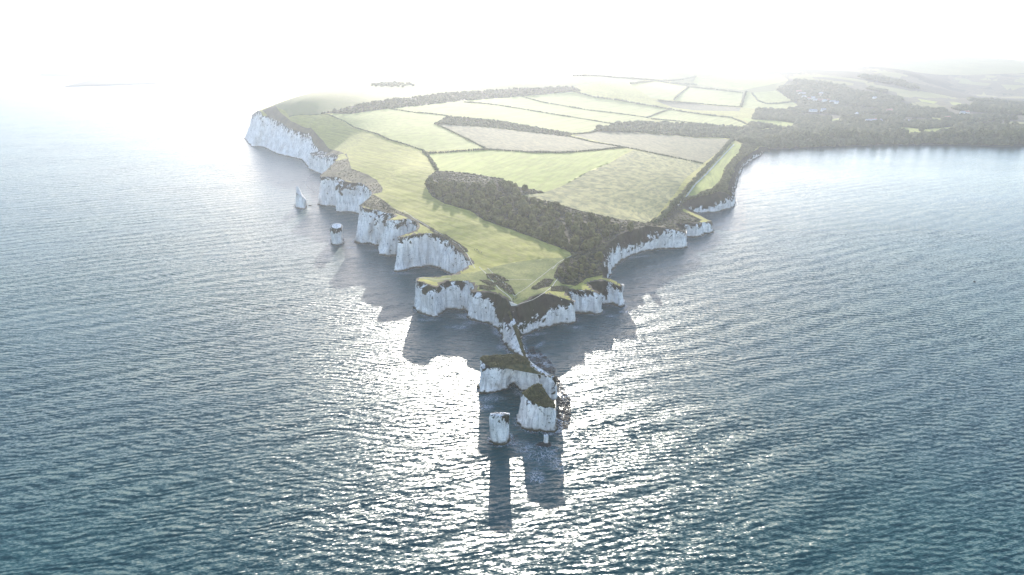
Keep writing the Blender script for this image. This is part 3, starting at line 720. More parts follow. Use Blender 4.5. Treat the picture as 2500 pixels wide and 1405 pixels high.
for i, (x, y) in enumerate(bo):
    o = bpy.data.objects.new("boulder", bmesh_data[i % 6]); s_ = random.uniform(.5, 1.15)
    o.location = (x, y, .05); o.scale = (s_ * 1.2, s_, s_ * .8); o.rotation_euler = (0, 0, random.uniform(0, 6.28)); C.objects.link(o)
    tag(o, "dark weedy boulder in the shallow rubble along the right side of the stacks" if i < 60 else "dark weedy boulder in the shallow rubble between the spur and the arched stack", "boulder",
        "boulders beside the stacks" if i < 60 else "boulders beside the spur")
def ledge(px, py, rx, ry, h, label, k=0):
    V, Fc = icos(4, 60 + k, .3, 1.6, 1); x, y = P(px, py)
    V = V * np.array([rx, ry, h]); V[:, 2] += 0
    o = mesh_obj("rock_ledge", V.tolist(), Fc.tolist(), M_ROCK, smooth=True); o.location = (x, y, -.1); tag(o, label, "rock ledge"); return o
ledge(1331, 1086, 3.6, 2.6, 1.0, "low dark weedy rock ledge under the tiny chalk stump")
ledge(757, 503, 2.4, 1.2, 1.1, "small dark rock awash beside the leaning pinnacle", 3)
# broken chalk and weed at the foot of every near face, with a thin line of surf
BASES = [(A[:, :2], OUT, [i for i in range(len(A)) if 380 < dist[i] < 1350])] + LOOPS
fp, fr = [], []
for bp, on_, ids in BASES:
    for i in ids:
        if nz(bp[i][0] * .05, bp[i][1] * .05, 7) < -.12: continue
        for _ in range(2):
            q = random.random() ** 1.5 * 3.2 + .6; fp.append((bp[i][0] + on_[i][0] * q + random.uniform(-.6, .6), bp[i][1] + on_[i][1] * q + random.uniform(-.6, .6), -.05)); fr.append(random.uniform(.25, .95) * (1 - q * .13))
tag(merged("rock_rubble", ROCKT, fp, fr, [r * .7 for r in fr], M_ROCK), kind='stuff')
# ------------------------------------------------------------------ paths
def ribbon(pts_px, width, label=None):
    q = Gpoly(pts_px); q = densify(q, .004, closed=False); v = []; f = []
    n = len(q)
    for i in range(n):
        a, b = q[max(0, i - 1)], q[min(n - 1, i + 1)]; tx, ty = b[0] - a[0], b[1] - a[1]; L = math.hypot(tx, ty) or 1
        j = .25 * width * nz(i * .35, width); wd = width * (1 + .35 * nz(i * .5, 5)) / 2
        for s_ in (-1, 0, 1):
            x = q[i][0] - ty / L * (s_ * wd + j); y = q[i][1] + tx / L * (s_ * wd + j); z = drape(x, y)
            v.append((x, y, (z if z is not None else float(H(x, y)[0])) + .12))
    for i in range(n - 1):
        for s_ in (0, 1): a = i * 3 + s_; f.append((a, a + 3, a + 4, a + 1))
    o = mesh_obj("path", v, f, M_PATH, smooth=True); tag(o, kind='structure'); return o
ribbon([(1170,652),(1186,668),(1205,690),(1218,705),(1237,719),(1248,731),(1251,741)], .5)
ribbon([(1362,680),(1352,694),(1343,705),(1328,716),(1314,725),(1300,733),(1286,738),(1264,744)], .5)
ribbon([(1022,678),(1040,681),(1064,682.5),(1085,682),(1101,680)], .7)
ribbon([(1349,657),(1358,646),(1371,637),(1388,628),(1405,622)], .5)
ribbon([(1792,353),(1770,376),(1752,395),(1730,419),(1711,438),(1690,461),(1668,488),(1655,502)], 2.2)
ribbon([(1160,655),(1150,640),(1142,622),(1120,598),(1090,578),(1060,563),(1020,540),(985,516)], .5)
ribbon([(1190,655),(1215,678),(1238,700),(1256,724)], .35); ribbon([(1256,724),(1290,700),(1330,668),(1352,650)], .35); ribbon([(1196,685),(1240,684),(1300,684)], .3)
nk = Gpoly([(1243,737),(1251,739),(1262,743),(1264,746),(1255,748),(1248,748)])
nv = [(x, y, (drape(x, y) or float(H(x, y)[0])) + .16) for x, y in densify(nk, .002)]
cxn = sum(p[0] for p in nv) / len(nv); cyn = sum(p[1] for p in nv) / len(nv)
nv.append((cxn, cyn, (drape(cxn, cyn) or 24) + .3))
tag(mesh_obj("path", nv, [(i, (i + 1) % (len(nv) - 1), len(nv) - 1) for i in range(len(nv) - 1)], M_PATH), kind='structure')
# ------------------------------------------------------------------ vegetation
def poly_px_world(pl): return densify(Gpoly(pl))
def sample_world(wp, n, logd=False):
    a = np.array(wp); az = np.arctan2(a[:, 0], a[:, 1]); ld = np.log(np.hypot(a[:, 0], a[:, 1])); out = []
    while len(out) < n:
        if logd:
            t = np.random.uniform(az.min(), az.max(), 400); d = np.exp(np.random.uniform(ld.min(), ld.max(), 400)); x = np.sin(t) * d; y = np.cos(t) * d
        else: x = np.random.uniform(a[:, 0].min(), a[:, 0].max(), 400); y = np.random.uniform(a[:, 1].min(), a[:, 1].max(), 400)
        k = inpoly(wp, x, y); out += list(zip(x[k], y[k]))
    return out[:n]
clear = [pl for m, pl in fpoly[13:] if m in (2, 3) and len(pl) > 2] + [fpoly[6][1]]
def notclear(pts_):
    a = np.array(pts_); k = np.ones(len(a), bool)
    for c in clear: k &= ~inpoly(c, a[:, 0], a[:, 1])
    return [tuple(p) for p in a[k]]
FT1 = [icos(1, 100 + k, .38, 1.6, .85) for k in range(8)]
FT2 = [icos(2, 120 + k, .22, 1.6, .9) for k in range(8)]
def scrub(name, pts_, rfun, hk, mat, tm):
    p3, r_, h_ = [], [], []
    for x, y in pts_:
        z = drape(x, y)
        if z is None: continue
        r = rfun(x, y); p3.append((x, y, z + r * hk * .35)); r_.append(r); h_.append(r * hk)
    return merged(name, tm, p3, r_, h_, mat)
w0 = poly_px_world(NEARSCRUB); w1 = poly_px_world(COASTSCRUB); w2 = poly_px_world(RIDGEWOOD); w3 = poly_px_world(STRIPWOOD); w4 = poly_px_world(ROWWOOD); w5 = poly_px_world(BIGWOOD)
def pr(lo, hi, sc=.02):
    return lambda x, y: (lo + (hi - lo) * random.random() ** 1.6) * (1 + .5 * nz(x * sc, y * sc))
tag(scrub("scrub", sample_world(w0, 5200), pr(.6, 1.7), .6, M_FOLI3, FT2), kind='stuff')
tag(scrub("scrub", sample_world(w1, 4500), pr(1.0, 3.0), .9, M_FOLI, FT1), kind='stuff')
tag(scrub("woodland", sample_world(w2, 1500), pr(2, 4.2), .9, M_FOLI2, FT1), kind='stuff')
tag(scrub("woodland", sample_world(w3, 1100), pr(1.5, 3.2), .8, M_FOLI2, FT1), kind='stuff')
tag(scrub("woodland", sample_world(w4, 1100), pr(2.5, 5.5), 1.0, M_FOLI2, FT2), kind='stuff')
bw = [p for p in notclear(sample_world(w5, 17000, True)) if math.hypot(*p) < 2300 or nz(p[0] * .0022, p[1] * .0022, 3) + .4 * nz(p[0] * .008, p[1] * .008, 5) < .02]
def bigr(x, y):
    D = math.hypot(x, y); return max(5.5, .0032 * D) * random.uniform(.7, 1.35)
tag(scrub("woodland", [p for p in bw if p[1] < 2300], lambda x, y: random.uniform(4.5, 9.0), 1.15, M_FOLI2, FT2), kind='stuff')
tag(scrub("woodland", [p for p in bw if 2300 <= p[1] < 2900 + 500 * nz(p[0] * .004, p[1] * .004)], bigr, .8, M_FOLI2, FT1), kind='stuff')
# brambles hanging over the rims and on the overgrown banks
bk = []
for m, pl in bpoly[:9]: bk += sample_world(pl, 260) if len(pl) > 2 else []
tag(scrub("bracken", bk, pr(.35, .8), .6, M_FOLI3, FT1), kind='stuff')
gr = []
for m, pl in bpoly[9:]: gr += sample_world(pl, 700) if len(pl) > 2 else []
tag(scrub("tussocks", gr, pr(.35, 1.1), .35, M_FOLI3, FT1), kind='stuff')
# a bush or small tree: crown of lobes and loose leaf sprays over a forked trunk
def crown_mesh(k, tall):
    rnd = random.Random(k * 13 + 5); V_, F_ = [], []; off = 0
    lobes = [(0, 0, .62 if tall else .5, .74)]
    for i in range(9):
        a = rnd.uniform(0, 6.28); r = rnd.uniform(.35, .62); lobes.append((r * math.cos(a), r * math.sin(a), rnd.uniform(.32, .85), rnd.uniform(.24, .36)))
    for i, (x, y, z, r) in enumerate(lobes):
        V, Fc = icos(3 if i == 0 else 2, k * 20 + i, .22, 2.4, .88)
        V_.append(V * r + np.array([x, y, z])); F_.append(Fc + off); off += len(V)
    for i in range(900):
        x, y, z, r = lobes[rnd.randrange(len(lobes))]; d = Vector((rnd.gauss(0, 1), rnd.gauss(0, 1), rnd.gauss(.3, 1))).normalized()
        c = Vector((x, y, z)) + d * r * rnd.uniform(.92, 1.14); t = d.orthogonal().normalized(); t.rotate(__import__('mathutils').Quaternion(d, rnd.uniform(0, 6.28)))
        n2 = (d + Vector((rnd.gauss(0, .7), rnd.gauss(0, .7), rnd.gauss(0, .7)))).normalized(); b = n2.cross(t).normalized(); t = b.cross(n2); s_ = rnd.uniform(.04, .09)
        V_.append(np.array([c + t * s_, c + b * s_, c - t * s_, c - b * s_])); F_.append(np.array([(off, off + 1, off + 2), (off, off + 2, off + 3)])); off += 4
    v = np.concatenate(V_); f = np.concatenate(F_)
    me = bpy.data.meshes.new("crown"); me.from_pydata(v.tolist(), [], f.tolist()); me.materials.append(M_FOLI2 if tall else M_FOLI); return me
def trunk_mesh(k):
    rnd = random.Random(k); v, f = [], []
    def tube(a, b, r0, r1):
        a, b = Vector(a), Vector(b); d = (b - a).normalized(); t = d.orthogonal().normalized(); u = d.cross(t); n0 = len(v)
        for c, r in ((a, r0), (b, r1)):
            for i in range(7):
                q = i / 7 * 6.283; v.append(tuple(c + (t * math.cos(q) + u * math.sin(q)) * r))
        for i in range(7): f.append((n0 + i, n0 + (i + 1) % 7, n0 + 7 + (i + 1) % 7, n0 + 7 + i))
    tube((0, 0, -.15), (.02, .01, .22), .07, .05)
    for i in range(4):
        a = rnd.uniform(0, 6.28) ; tube((.02, .01, .18), (.3 * math.cos(a), .3 * math.sin(a), .55), .04, .015)
    me = bpy.data.meshes.new("trunk"); me.from_pydata(v, [], f); me.materials.append(M_BARK); return me
CR = [(crown_mesh(k, False), trunk_mesh(k)) for k in range(5)]; CT = [(crown_mesh(50 + k, True), trunk_mesh(k + 9)) for k in range(5)]
def tree(kind, x, y, r, h, label, group, i):
    z = drape(x, y)
    if z is None: return
    c, t = (CT if kind == 't' else CR)[i % 5]
    e = empty("tree" if kind == 't' else "bush", (x, y, z), random.uniform(0, 6.28)); tag(e, label, "tree" if kind == 't' else "bush", group)
    e.scale = (r, r, h)
    for me, nm in ((c, "crown"), (t, "trunk")):
        o = bpy.data.objects.new(nm, me); o.parent = e; C.objects.link(o)
def spaced(pts_, n, dmin):
    out = []
    for p in pts_:
        if all((p[0]-q[0])**2 + (p[1]-q[1])**2 > dmin*dmin for q in out): out.append(p)
        if len(out) >= n: break
    return out
def pxband(poly, n, dmin): return spaced(sample_world(poly_px_world(poly), n * 14), n, dmin)
BELT1 = [(1170,478),(1260,482),(1360,510),(1480,545),(1560,560),(1500,585),(1470,620),(1410,610),(1313,580),(1240,550),(1190,520),(1165,495)]
BELT2 = [(1045,450),(1160,462),(1230,452),(1290,466),(1200,480),(1160,505),(1100,496),(1056,478)]
BELT3 = [(1370,645),(1430,625),(1466,640),(1462,668),(1430,676),(1400,694),(1376,688),(1362,665)]
i = 0
for x, y in pxband(BELT1, 92, 7.2): tree('b', x, y, random.uniform(3.6, 6.0), random.uniform(4.8, 7.2), "rounded dark green bush standing out of the scrub belt below the tan field", "bushes in the scrub belt", i); i += 1
EDGE = [(1086,490),(1151,505),(1190,525),(1240,545),(1313,572),(1385,600),(1412,616),(1384,609),(1313,582),(1234,553),(1180,535),(1151,513),(1086,496)]
for x, y in pxband(EDGE, 44, 5.4): tree('b', x, y, random.uniform(3.4, 5.0), random.uniform(3.6, 4.8), "tall dark bush on the lower edge of the scrub, shading the meadow", "bushes on the lower edge of the scrub", i); i += 1
for x, y in pxband(BELT2, 44, 8.0): tree('b', x, y, random.uniform(3.8, 6.2), random.uniform(5, 7.2), "dense dark bush at the left end of the scrub, beside the bright green field", "bushes at the left end of the scrub", i); i += 1
for x, y in pxband(BELT3, 20, 4.0): tree('b', x, y, random.uniform(1.8, 3.4), random.uniform(2.2, 3.8), "wind clipped bush on the right clifftop beside the meadow corner", "bushes by the meadow corner", i); i += 1
sx, sy = G(1462, 636); tree('b', sx, sy, 4.6, 6, "largest round bush, at the cliff edge above the right hand bay", None, 2)
SHORE = [(1862,352),(1900,344),(2000,338),(2150,338),(2300,338),(2420,336),(2498,330),(2498,352),(2452,355),(2260,348),(2164,350),(2066,353),(1970,356),(1880,358)]
for x, y in notclear(pxband(SHORE, 85, 13.0)): tree('t', x, y, random.uniform(8, 12), random.uniform(14, 19), "tall tree in the dark wood along the far beach at the right", "trees along the far beach", i); i += 1
PARK = [(2050,300),(2180,300),(2200,318),(2340,308),(2480,300),(2490,325),(2350,330),(2190,328),(2120,325)]
for x, y in notclear(pxband(PARK, 40, 18.0)): tree('t', x, y, random.uniform(7, 11), random.uniform(10, 15), "broad parkland tree between the bright clearings on the right", "parkland trees on the right", i); i += 1
x, y = G(2249, 322); tree('t', x, y, 9, 14, "lone round tree standing in the bright clearing above the right beach", None, 3)
# ------------------------------------------------------------------ hedges
def hedge(pts_px, r, h, label, name="hedge"):
    q = densify(Gpoly(pts_px), .0016, closed=False)
    if len(q) < 3: return
    acc = [q[0]]
    for p in q:
        if math.hypot(p[0]-acc[-1][0], p[1]-acc[-1][1]) > r * .45: acc.append(p)
    p3, r_, h_ = [], [], []
    for x, y in acc:
        x += random.uniform(-.3, .3) * r; y += random.uniform(-.3, .3) * r; z = drape(x, y)
        if z is None: continue
        k = random.uniform(.6, 1.25) * (1 + .35 * nz(x * .03, y * .03)); p3.append((x, y, z + .2 * h)); r_.append(r * k * .6); h_.append(h * k * .7)
    tag(merged(name, FT1, p3, r_, h_, M_FOLI2), label, "hedge")
HG = [([(706,286),(735,281),(790,279)], 1.4, 1.5, "thin hedge closing the bottom of the down beside the left cliff"),
 ([(790,279),(842,297),(885,318),(950,342),(1032,367)], 2.0, 2.2, "long hedge between the clifftop meadow and the pale field"),
 ([(1033,369),(1045,382),(1055,397),(1066,416)], 3.4, 3.4, "bushy hedge down the left end of the bright green field"),
 ([(1043,375),(1100,372),(1191,366),(1300,373),(1378,374),(1450,368),(1525,361)], 2.8, 3.2, "thick dark hedge along the top of the bright green field"),
 ([(1186,364),(1160,350),(1130,335),(1095,318),(1064,304)], 2.2, 2.4, "hedge between the pale field and the brown ploughed field"),
 ([(945,265),(1010,275),(1092,283)], 2.4, 2.4, "faint hedge along the far edge of the pale field by the left wood"),
 ([(1390,334),(1450,348),(1522,360),(1600,376),(1660,388),(1716,400)], 2.6, 2.8, "long straight hedge below the purple ploughed field"),
 ([(1789,342),(1762,372),(1730,405),(1699,440),(1664,480),(1630,515),(1592,545)], 5.2, 5.0, "tall dark hedge beside the white track on the right"),
 ([(1400,328),(1440,325),(1479,313)], 3, 3, "curved hedge joining the strip wood to the tree row"),
 ([(1133,250),(1220,258),(1306,272),(1400,287),(1502,304)], 2.8, 2.8, "hedge across the pale fields, lower of two parallel ones"),
 ([(1262,233),(1324,250),(1440,270),(1576,287)], 2.8, 2.8, "hedge across the pale fields, upper of two parallel ones"),
 ([(1580,288),(1610,276),(1640,266)], 3, 3, "short hedge slanting between two pale fields"),
 ([(1590,291),(1660,297),(1720,304),(1760,308)], 2.8, 2.8, "hedge along the top of the tree row"),
 ([(1358,213),(1450,238),(1560,255),(1640,268),(1700,278),(1787,288)], 4.5, 4.5, "long wooded hedge high across the pale slope"),
 ([(1607,246),(1720,255),(1809,262)], 4, 4, "hedge along the thin purple strip on the far slope"),
 ([(1645,245),(1660,230),(1680,214)], 4, 4, "short far hedge left of the upper bright field"),
 ([(1675,212),(1740,220),(1811,229)], 5, 5, "thick far hedge above the upper bright field"),
 ([(1808,262),(1816,240),(1822,226)], 5, 5, "short far hedge right of the upper bright field"),
 ([(1836,230),(1850,248),(1870,255),(1935,249)], 5, 5, "curved far hedge round the kidney shaped field"),
 ([(1787,289),(1812,299),(1832,309)], 4, 4, "hedge at the right end of the pale slope by the village wood"),
 ([(1540,205),(1600,198),(1700,208)], 5, 5, "farthest hedge on the hazy slope"),
 ([(1400,186),(1500,190),(1600,196),(1700,190)], 5, 5, "hazy hedge just under the skyline")]
for a in HG: hedge(*a)
x, y = G(952, 207); 
tag(scrub("copse", [(x + random.gauss(0, 24), y + random.gauss(0, 22)) for _ in range(90)], pr(3, 4.5), .9, M_FOLI2, FT2), "small dark copse on the skyline of the down", "copse", kind='thing')
# ------------------------------------------------------------------ village houses
M_WALL = mat_plain("render_wall", (.72, .70, .66), .8, .1, .3); M_BRICK = mat_plain("brick_wall", (.38, .26, .20), .9, .2, .5)
M_ROOF = mat_plain("slate_roof", (.30, .30, .33), .45, .2, .6); M_TILE = mat_plain("tile_roof", (.36, .20, .14), .8, .2, .6)
M_GLASS = mat_plain("window_glass", (.05, .06, .07), .1, .1)
def boxm(x0, x1, y0, y1, z0, z1):
    v = [(x, y, z) for z in (z0, z1) for y in (y0, y1) for x in (x0, x1)]
    return v, [(0, 2, 3, 1), (4, 5, 7, 6), (0, 1, 5, 4), (2, 6, 7, 3), (0, 4, 6, 2), (1, 3, 7, 5)]
def house_kit(L, W, Hh, wall, roof):
    hw, hl = W / 2, L / 2; rh = W * .42
    v, f = boxm(-hl, hl, -hw, hw, -1.5, Hh); v += [(-hl, 0, Hh + rh - .2), (hl, 0, Hh + rh - .2)]; f += [(4, 6, 8), (5, 9, 7)]
    a = bpy.data.meshes.new("wall"); a.from_pydata(v, [], f); a.materials.append(wall)
    o = .5; rv = [(-hl-o, -hw-o, Hh-.3), (hl+o, -hw-o, Hh-.3), (hl+o, 0, Hh+rh), (-hl-o, 0, Hh+rh), (hl+o, hw+o, Hh-.3), (-hl-o, hw+o, Hh-.3)]
    rv += [(x, y, z - .25) for x, y, z in rv]; rf = [(0, 1, 2, 3), (3, 2, 4, 5), (7, 6, 9, 8), (8, 9, 11, 10), (0, 6, 7, 1), (4, 10, 11, 5), (0, 3, 9, 6), (3, 5, 11, 9), (1, 7, 8, 2), (2, 8, 10, 4)]
    b = bpy.data.meshes.new("roof"); b.from_pydata(rv, [], rf); b.materials.append(roof)
    v, f = boxm(hl * .6, hl * .6 + 1, -.5, .5, Hh + rh - .8, Hh + rh + 1.4); c = bpy.data.meshes.new("chimney"); c.from_pydata(v, [], f); c.materials.append(M_BRICK)
    wins = []
    for k in range(3):
        x = -hl + L * (k + .5) / 3
        for zz in ((1.0, 2.3), (3.6, 4.8)) if Hh > 4.5 else ((1.0, 2.3),):
            v, f = boxm(x - .7, x + .7, -hw - .06, -hw + .02, *zz); m = bpy.data.meshes.new("window"); m.from_pydata(v, [], f); m.materials.append(M_GLASS); wins.append(m)
    return a, b, c, wins
KITS = [house_kit(14, 8, 5.2, M_WALL, M_ROOF), house_kit(18, 9, 5.4, M_BRICK, M_TILE), house_kit(24, 9, 3.2, M_WALL, M_ROOF), house_kit(12, 8, 5.2, M_WALL, M_TILE)]
def house(px, py, k, rz, label, group=None, lift=0):
    g = G(px, py)
    if g is None: return
    z = drape(*g)
    if z is None: return
    e = empty("house", (g[0], g[1], z + lift), rz); tag(e, label, "house", group); a, b, c, wins = KITS[k]
    ro = None
    for me, nm in ((a, "wall"), (b, "roof")):
        o = bpy.data.objects.new(nm, me); o.parent = e; C.objects.link(o); ro = o
    o = bpy.data.objects.new("chimney", c); o.parent = ro; C.objects.link(o)
    for m in wins: o = bpy.data.objects.new("window", m); o.parent = e; C.objects.link(o)
for px, py, k in [(1958,237,2),(1962,246,0),(1975,250,3),(1984,248,0),(1992,252,2),(2002,253,1),(2012,254,0),(2022,252,3),(2032,255,2),(2042,257,0),(2004,236,0),(2001,240,3),(1950,232,1)]:
    house(px, py - 3, k, random.uniform(-.5, .5), "small hazy house in the village row below the far wooded slope", "village houses in the far wood", 5)
for px, py, k in [(2118,303,0),(2124,302,3),(2133,303,0),(2140,301,1),(2146,303,0)]:
    house(px, py, k, random.uniform(-.5, .5), "pale roofed house in the cluster left of the bright clearings", "houses left of the clearings", 5)
house(2009, 277, 0, .2, "white gabled house catching the sun in the middle of the wood", lift=7)
house(1984, 277, 2, .1, "long low pale house left of the sunlit white one", lift=6)
house(2090, 287, 0, .9, "white house with a slanting bright roof above the village wood", lift=7)
house(2217, 303, 2, 0, "long white house behind the bright clearing", lift=5)
house(2310, 295, 1, .2, "large brick house beside the upper clearing", lift=4)
house(2348, 287, 0, .2, "white gabled house, right of a pair, among the right hand trees", lift=8); house(2358, 286, 3, -.2, "white house with tiled roof at the end of the right hand pair", lift=8)
house(2134, 246, 0, .3, "lone white house high in the far wood", lift=7); house(2170, 277, 1, 0, "brick house with reddish roof among the trees below the far clearings", lift=6)
for px, py, lb in [(2123, 352, "small white boat house, leftmost on the far beach"), (2157, 351, "white beach house at the middle of the far beach"), (2210, 353, "low white hut near the right of the far beach")]:
    g = G(px, py - 2)
    if g: house(px, py - 2, 0, 0, lb, lift=.5)
# ------------------------------------------------------------------ buoy and people
def buoy():
    x, y = P(2379, 689); e = empty("buoy", (x, y, 0)); tag(e, "small dark mooring buoy floating alone on the right hand sea", "buoy")
    m = mat_plain("buoy_paint", (.04, .04, .035), .4, .1); V, Fc = icos(3, 1, .0, 1, .8); mesh_obj("float", (V * 1.1).tolist(), Fc.tolist(), m, e, smooth=True)
    v, f = [], []
    for z, r in ((.7, .16), (1.7, .08)):
        for i in range(8): v.append((r * math.cos(i * .785), r * math.sin(i * .785), z))
    f = [(i, (i + 1) % 8, 8 + (i + 1) % 8, 8 + i) for i in range(8)] + [tuple(range(8, 16))]
    mesh_obj("mast", v, f, m, e)
buoy()
def person_mesh(top, legs, stride):
    J = [((0, 0, .98), .16), ((0, 0, 1.2), .15), ((0, 0, 1.42), .17), ((0, 0, 1.53), .065), ((0, .02, 1.66), .105), ((0, .02, 1.76), .075)]
    E = [(0, 1), (1, 2), (2, 3), (3, 4), (4, 5)]
    for s_ in (-1, 1):
        n0 = len(J); J += [((.1 * s_, 0, .92), .11), ((.11 * s_, stride * .14 * s_ + .02, .5), .075), ((.11 * s_, stride * .26 * s_, .08), .05), ((.11 * s_, stride * .26 * s_ + .16, .04), .045)]
        E += [(0, n0), (n0, n0 + 1), (n0 + 1, n0 + 2), (n0 + 2, n0 + 3)]
        n1 = len(J); J += [((.21 * s_, 0, 1.42), .07), ((.27 * s_, -stride * .06 * s_, 1.14), .05), ((.27 * s_, -stride * .2 * s_ + .06, .88), .04), ((.26 * s_, -stride * .24 * s_ + .08, .78), .035)]
        E += [(2, n1), (n1, n1 + 1), (n1 + 1, n1 + 2), (n1 + 2, n1 + 3)]
    me = bpy.data.meshes.new("person_base"); me.from_pydata([j[0] for j in J], E, []); o = bpy.data.objects.new("person_tmp", me); C.objects.link(o)
    md = o.modifiers.new("s", 'SKIN'); 
    for i, j in enumerate(J): me.skin_vertices[0].data[i].radius = (j[1], j[1] * (.75 if i < 3 else 1))
    me.skin_vertices[0].data[0].use_root = True
    o.modifiers.new("b", 'SUBSURF').levels = 1
    dg = bpy.context.evaluated_depsgraph_get(); ev = bpy.data.meshes.new_from_object(o.evaluated_get(dg))
    bpy.data.objects.remove(o); ev.materials.clear()
    for m in (legs, top, M_SKIN): ev.materials.append(m)
    for p in ev.polygons:
        c = p.center; p.material_index = 2 if c.z > 1.5 or (abs(c.x) > .2 and c.z < .86 and c.z > .7) else 1 if c.z > .95 or abs(c.x) > .2 else 0
        p.use_smooth = True
    return ev
M_SKIN = mat_plain("skin", (.45, .28, .2), .6, .1); M_HAIR = mat_plain("hair", (.05, .035, .025), .7, .2)
cl = {k: mat_plain(k, c, .8, .1) for k, c in dict(navy_cloth=(.03, .04, .08), black_cloth=(.02, .02, .02), grey_cloth=(.15, .15, .16), red_cloth=(.25, .05, .04), green_cloth=(.08, .12, .06), blue_cloth=(.08, .12, .25)).items()}
pm = [person_mesh(cl['navy_cloth'], cl['black_cloth'], 1), person_mesh(cl['black_cloth'], cl['grey_cloth'], .3), person_mesh(cl['green_cloth'], cl['navy_cloth'], 1.2), person_mesh(cl['grey_cloth'], cl['black_cloth'], .6)]
Vh, Fh = icos(2, 5, .1, 1, .8); Vh = Vh[:, :] * np.array([.115, .12, .1]) + np.array([0, -.01, 1.745]); hme = bpy.data.meshes.new("hair"); hme.from_pydata(Vh.tolist(), [], Fh.tolist()); hme.materials.append(M_HAIR)
def person(px, py, k, rz, label):
    g = G(px, py); z = drape(*g)
    o = bpy.data.objects.new("person", pm[k]); o.location = (g[0], g[1], z + .02); o.rotation_euler = (0, 0, rz); C.objects.link(o); tag(o, label, "person", "walkers on the clifftop meadow")
    h = bpy.data.objects.new("hair", hme); h.parent = o; C.objects.link(h)
for px, py, k, rz, lb in [(1158.6,612,0,2.2,"walker in navy top at the far left of the group on the meadow"),(1163,612.5,2,2.5,"walker in green top, second from the left of the meadow group"),(1165.6,613,1,2.4,"walker in black top in the middle of the meadow group"),
 (1168.6,615.5,3,2.2,"walker in grey top just right of the middle of the meadow group"),(1171.5,619,1,2.0,"walker in black top nearest the cliff in the meadow group"),(1175,619.5,0,2.6,"walker in navy top at the right end of the meadow group"),
 (1259,731,3,.5,"person in grey standing at the tip of the headland above the bare chalk"),(1262,729.5,2,.9,"person in green standing at the tip, right of the one in grey"),(1254,733,0,3,"person in navy on the path end at the tip")]:
    person(px, py, k, rz, lb)
# ------------------------------------------------------------------ foam
def mat_foam():
    s = NT("sea_foam"); pos = s.geo.outputs['Position']; e = s.n("ShaderNodeAttribute", attribute_name="edge").outputs['Fac']
    a = s.noise(s.mapping(pos, (.35, .28, 1)), 1.0, 5, .65, 1.4); web = s.math('ABSOLUTE', s.math('SUBTRACT', a, .5)); fine = s.noise(pos, 1.6, 4, .7)
    m = s.math('SUBTRACT', s.math('MULTIPLY', e, .055), web); m = s.math('MULTIPLY_ADD', s.math('SUBTRACT', fine, .5), .10, m)
    f = s.ramp(m, [(.0, 0.0), (.06, .75)])
    d = s.n("ShaderNodeBsdfDiffuse"); d.inputs[0].default_value = (.75, .78, .80, 1); t = s.n("ShaderNodeBsdfTransparent"); x = s.n("ShaderNodeMixShader")
    s.l(f, x.inputs[0]); s.l(t.outputs[0], x.inputs[1]); s.l(d.outputs[0], x.inputs[2]); s.l(x.outputs[0], s.out.inputs[0]); return s.m
M_FOAM = mat_foam()
fv, ff, fe = [], [], []
def foam(px, py, rx, ry, rot=0):
    x, y = P(px, py); n0 = len(fv); fv.append((x, y, .15)); fe.append(1)
    for r in (.35, .7, 1.0):
        for i in range(20):
            a = i / 20 * 6.283; q = r * (1 + .25 * nz(math.cos(a) * 1.3 + px, math.sin(a) * 1.3 + py)); dx, dy = rx * q * math.cos(a), ry * q * math.sin(a); c, s_ = math.cos(rot), math.sin(rot)
            fv.append((x + dx * c - dy * s_, y + dx * s_ + dy * c, .15)); fe.append(1 - r ** 2)
    for i in range(20): ff.append((n0, n0 + 1 + i, n0 + 1 + (i + 1) % 20))
    for k in (0, 1):
        for i in range(20): a = n0 + 1 + k * 20; ff.append((a + i, a + 20 + i, a + 20 + (i + 1) % 20, a + (i + 1) % 20))
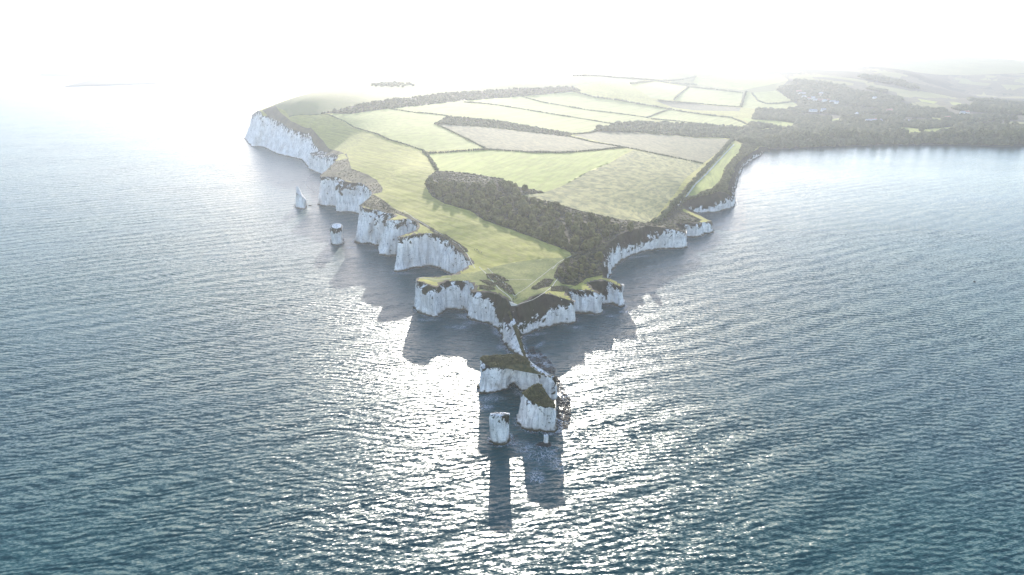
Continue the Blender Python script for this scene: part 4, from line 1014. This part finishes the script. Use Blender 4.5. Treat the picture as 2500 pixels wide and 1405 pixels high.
for a in [(1318,1104,13,14),(1350,1118,7,18,.2),(1310,1165,6,9),(1262,1082,9,5),(1280,1095,8,8),(1195,975,12,7),(1185,995,7,6),(1266,960,5,6),(1133,772,11,9),(1120,799,13,6),(1148,790,10,5),
          (1045,782,14,4),(1305,818,16,4,.25),(1318,842,3,10,-.5),(1215,815,5,9,.5),(1492,772,8,5),(1405,800,9,4),(860,606,9,6),(915,612,12,6),(722,514,6,8),(740,516,8,5),(985,668,16,5),(1250,880,8,4),(1250,940,4,5),(1372,1040,7,16),(1378,960,5,16),(1300,870,14,8),(1330,890,9,9),(1525,762,8,4),(705,398,14,9),(650,368,18,9),(1560,628,24,4,.4),(1222,850,5,8)]: foam(*a)
for bp, on_, ids in BASES:
    run = []
    for k, i in enumerate(ids):
        n0 = len(fv)
        wd = 2.2 + 3.2 * max(0, .25 + nz(bp[i][0] * .06, bp[i][1] * .06, 2))
        for q, e_ in ((.2, .9), (1.2 + wd * .35, .8), (1.5 + wd, 0.0)): fv.append((bp[i][0] + on_[i][0] * q, bp[i][1] + on_[i][1] * q, .12)); fe.append(e_)
        if k and ids[k - 1] == i - 1:
            for r in (0, 1): ff.append((n0 - 3 + r, n0 + r, n0 + r + 1, n0 - 2 + r))
fo = mesh_obj("foam", fv, ff, M_FOAM); fatt(fo, "edge", fe); tag(fo, kind='stuff')
# ------------------------------------------------------------------ sea and haze
sea = mesh_obj("sea", [(-60000, -3000, 0), (60000, -3000, 0), (60000, 90000, 0), (-60000, 90000, 0)], [(0, 1, 2, 3)], M_SEA)
tag(sea, kind='structure')
def make_haze():
    x0, x1, y0, y1, z0, z1 = -61000, 61000, -3100, 91000, -2.5, 250
    v = [(x, y, z) for z in (z0, z1) for y in (y0, y1) for x in (x0, x1)]
    f = [(0, 2, 3, 1), (4, 5, 7, 6), (0, 1, 5, 4), (2, 6, 7, 3), (0, 4, 6, 2), (1, 3, 7, 5)]
    m = bpy.data.materials.new("haze_air"); m.use_nodes = True; t = m.node_tree; t.nodes.clear()
    o = t.nodes.new("ShaderNodeOutputMaterial"); p = t.nodes.new("ShaderNodeVolumePrincipled")
    p.inputs['Color'].default_value = (.36, .385, .43, 1); p.inputs['Density'].default_value = HAZE_D; p.inputs['Anisotropy'].default_value = HAZE_G
    t.links.new(p.outputs[0], o.inputs['Volume'])
    h = mesh_obj("haze", v, f, m); tag(h, kind='stuff'); h.display_type = 'WIRE'
HAZE_D, HAZE_G = .00016, .57
make_haze()
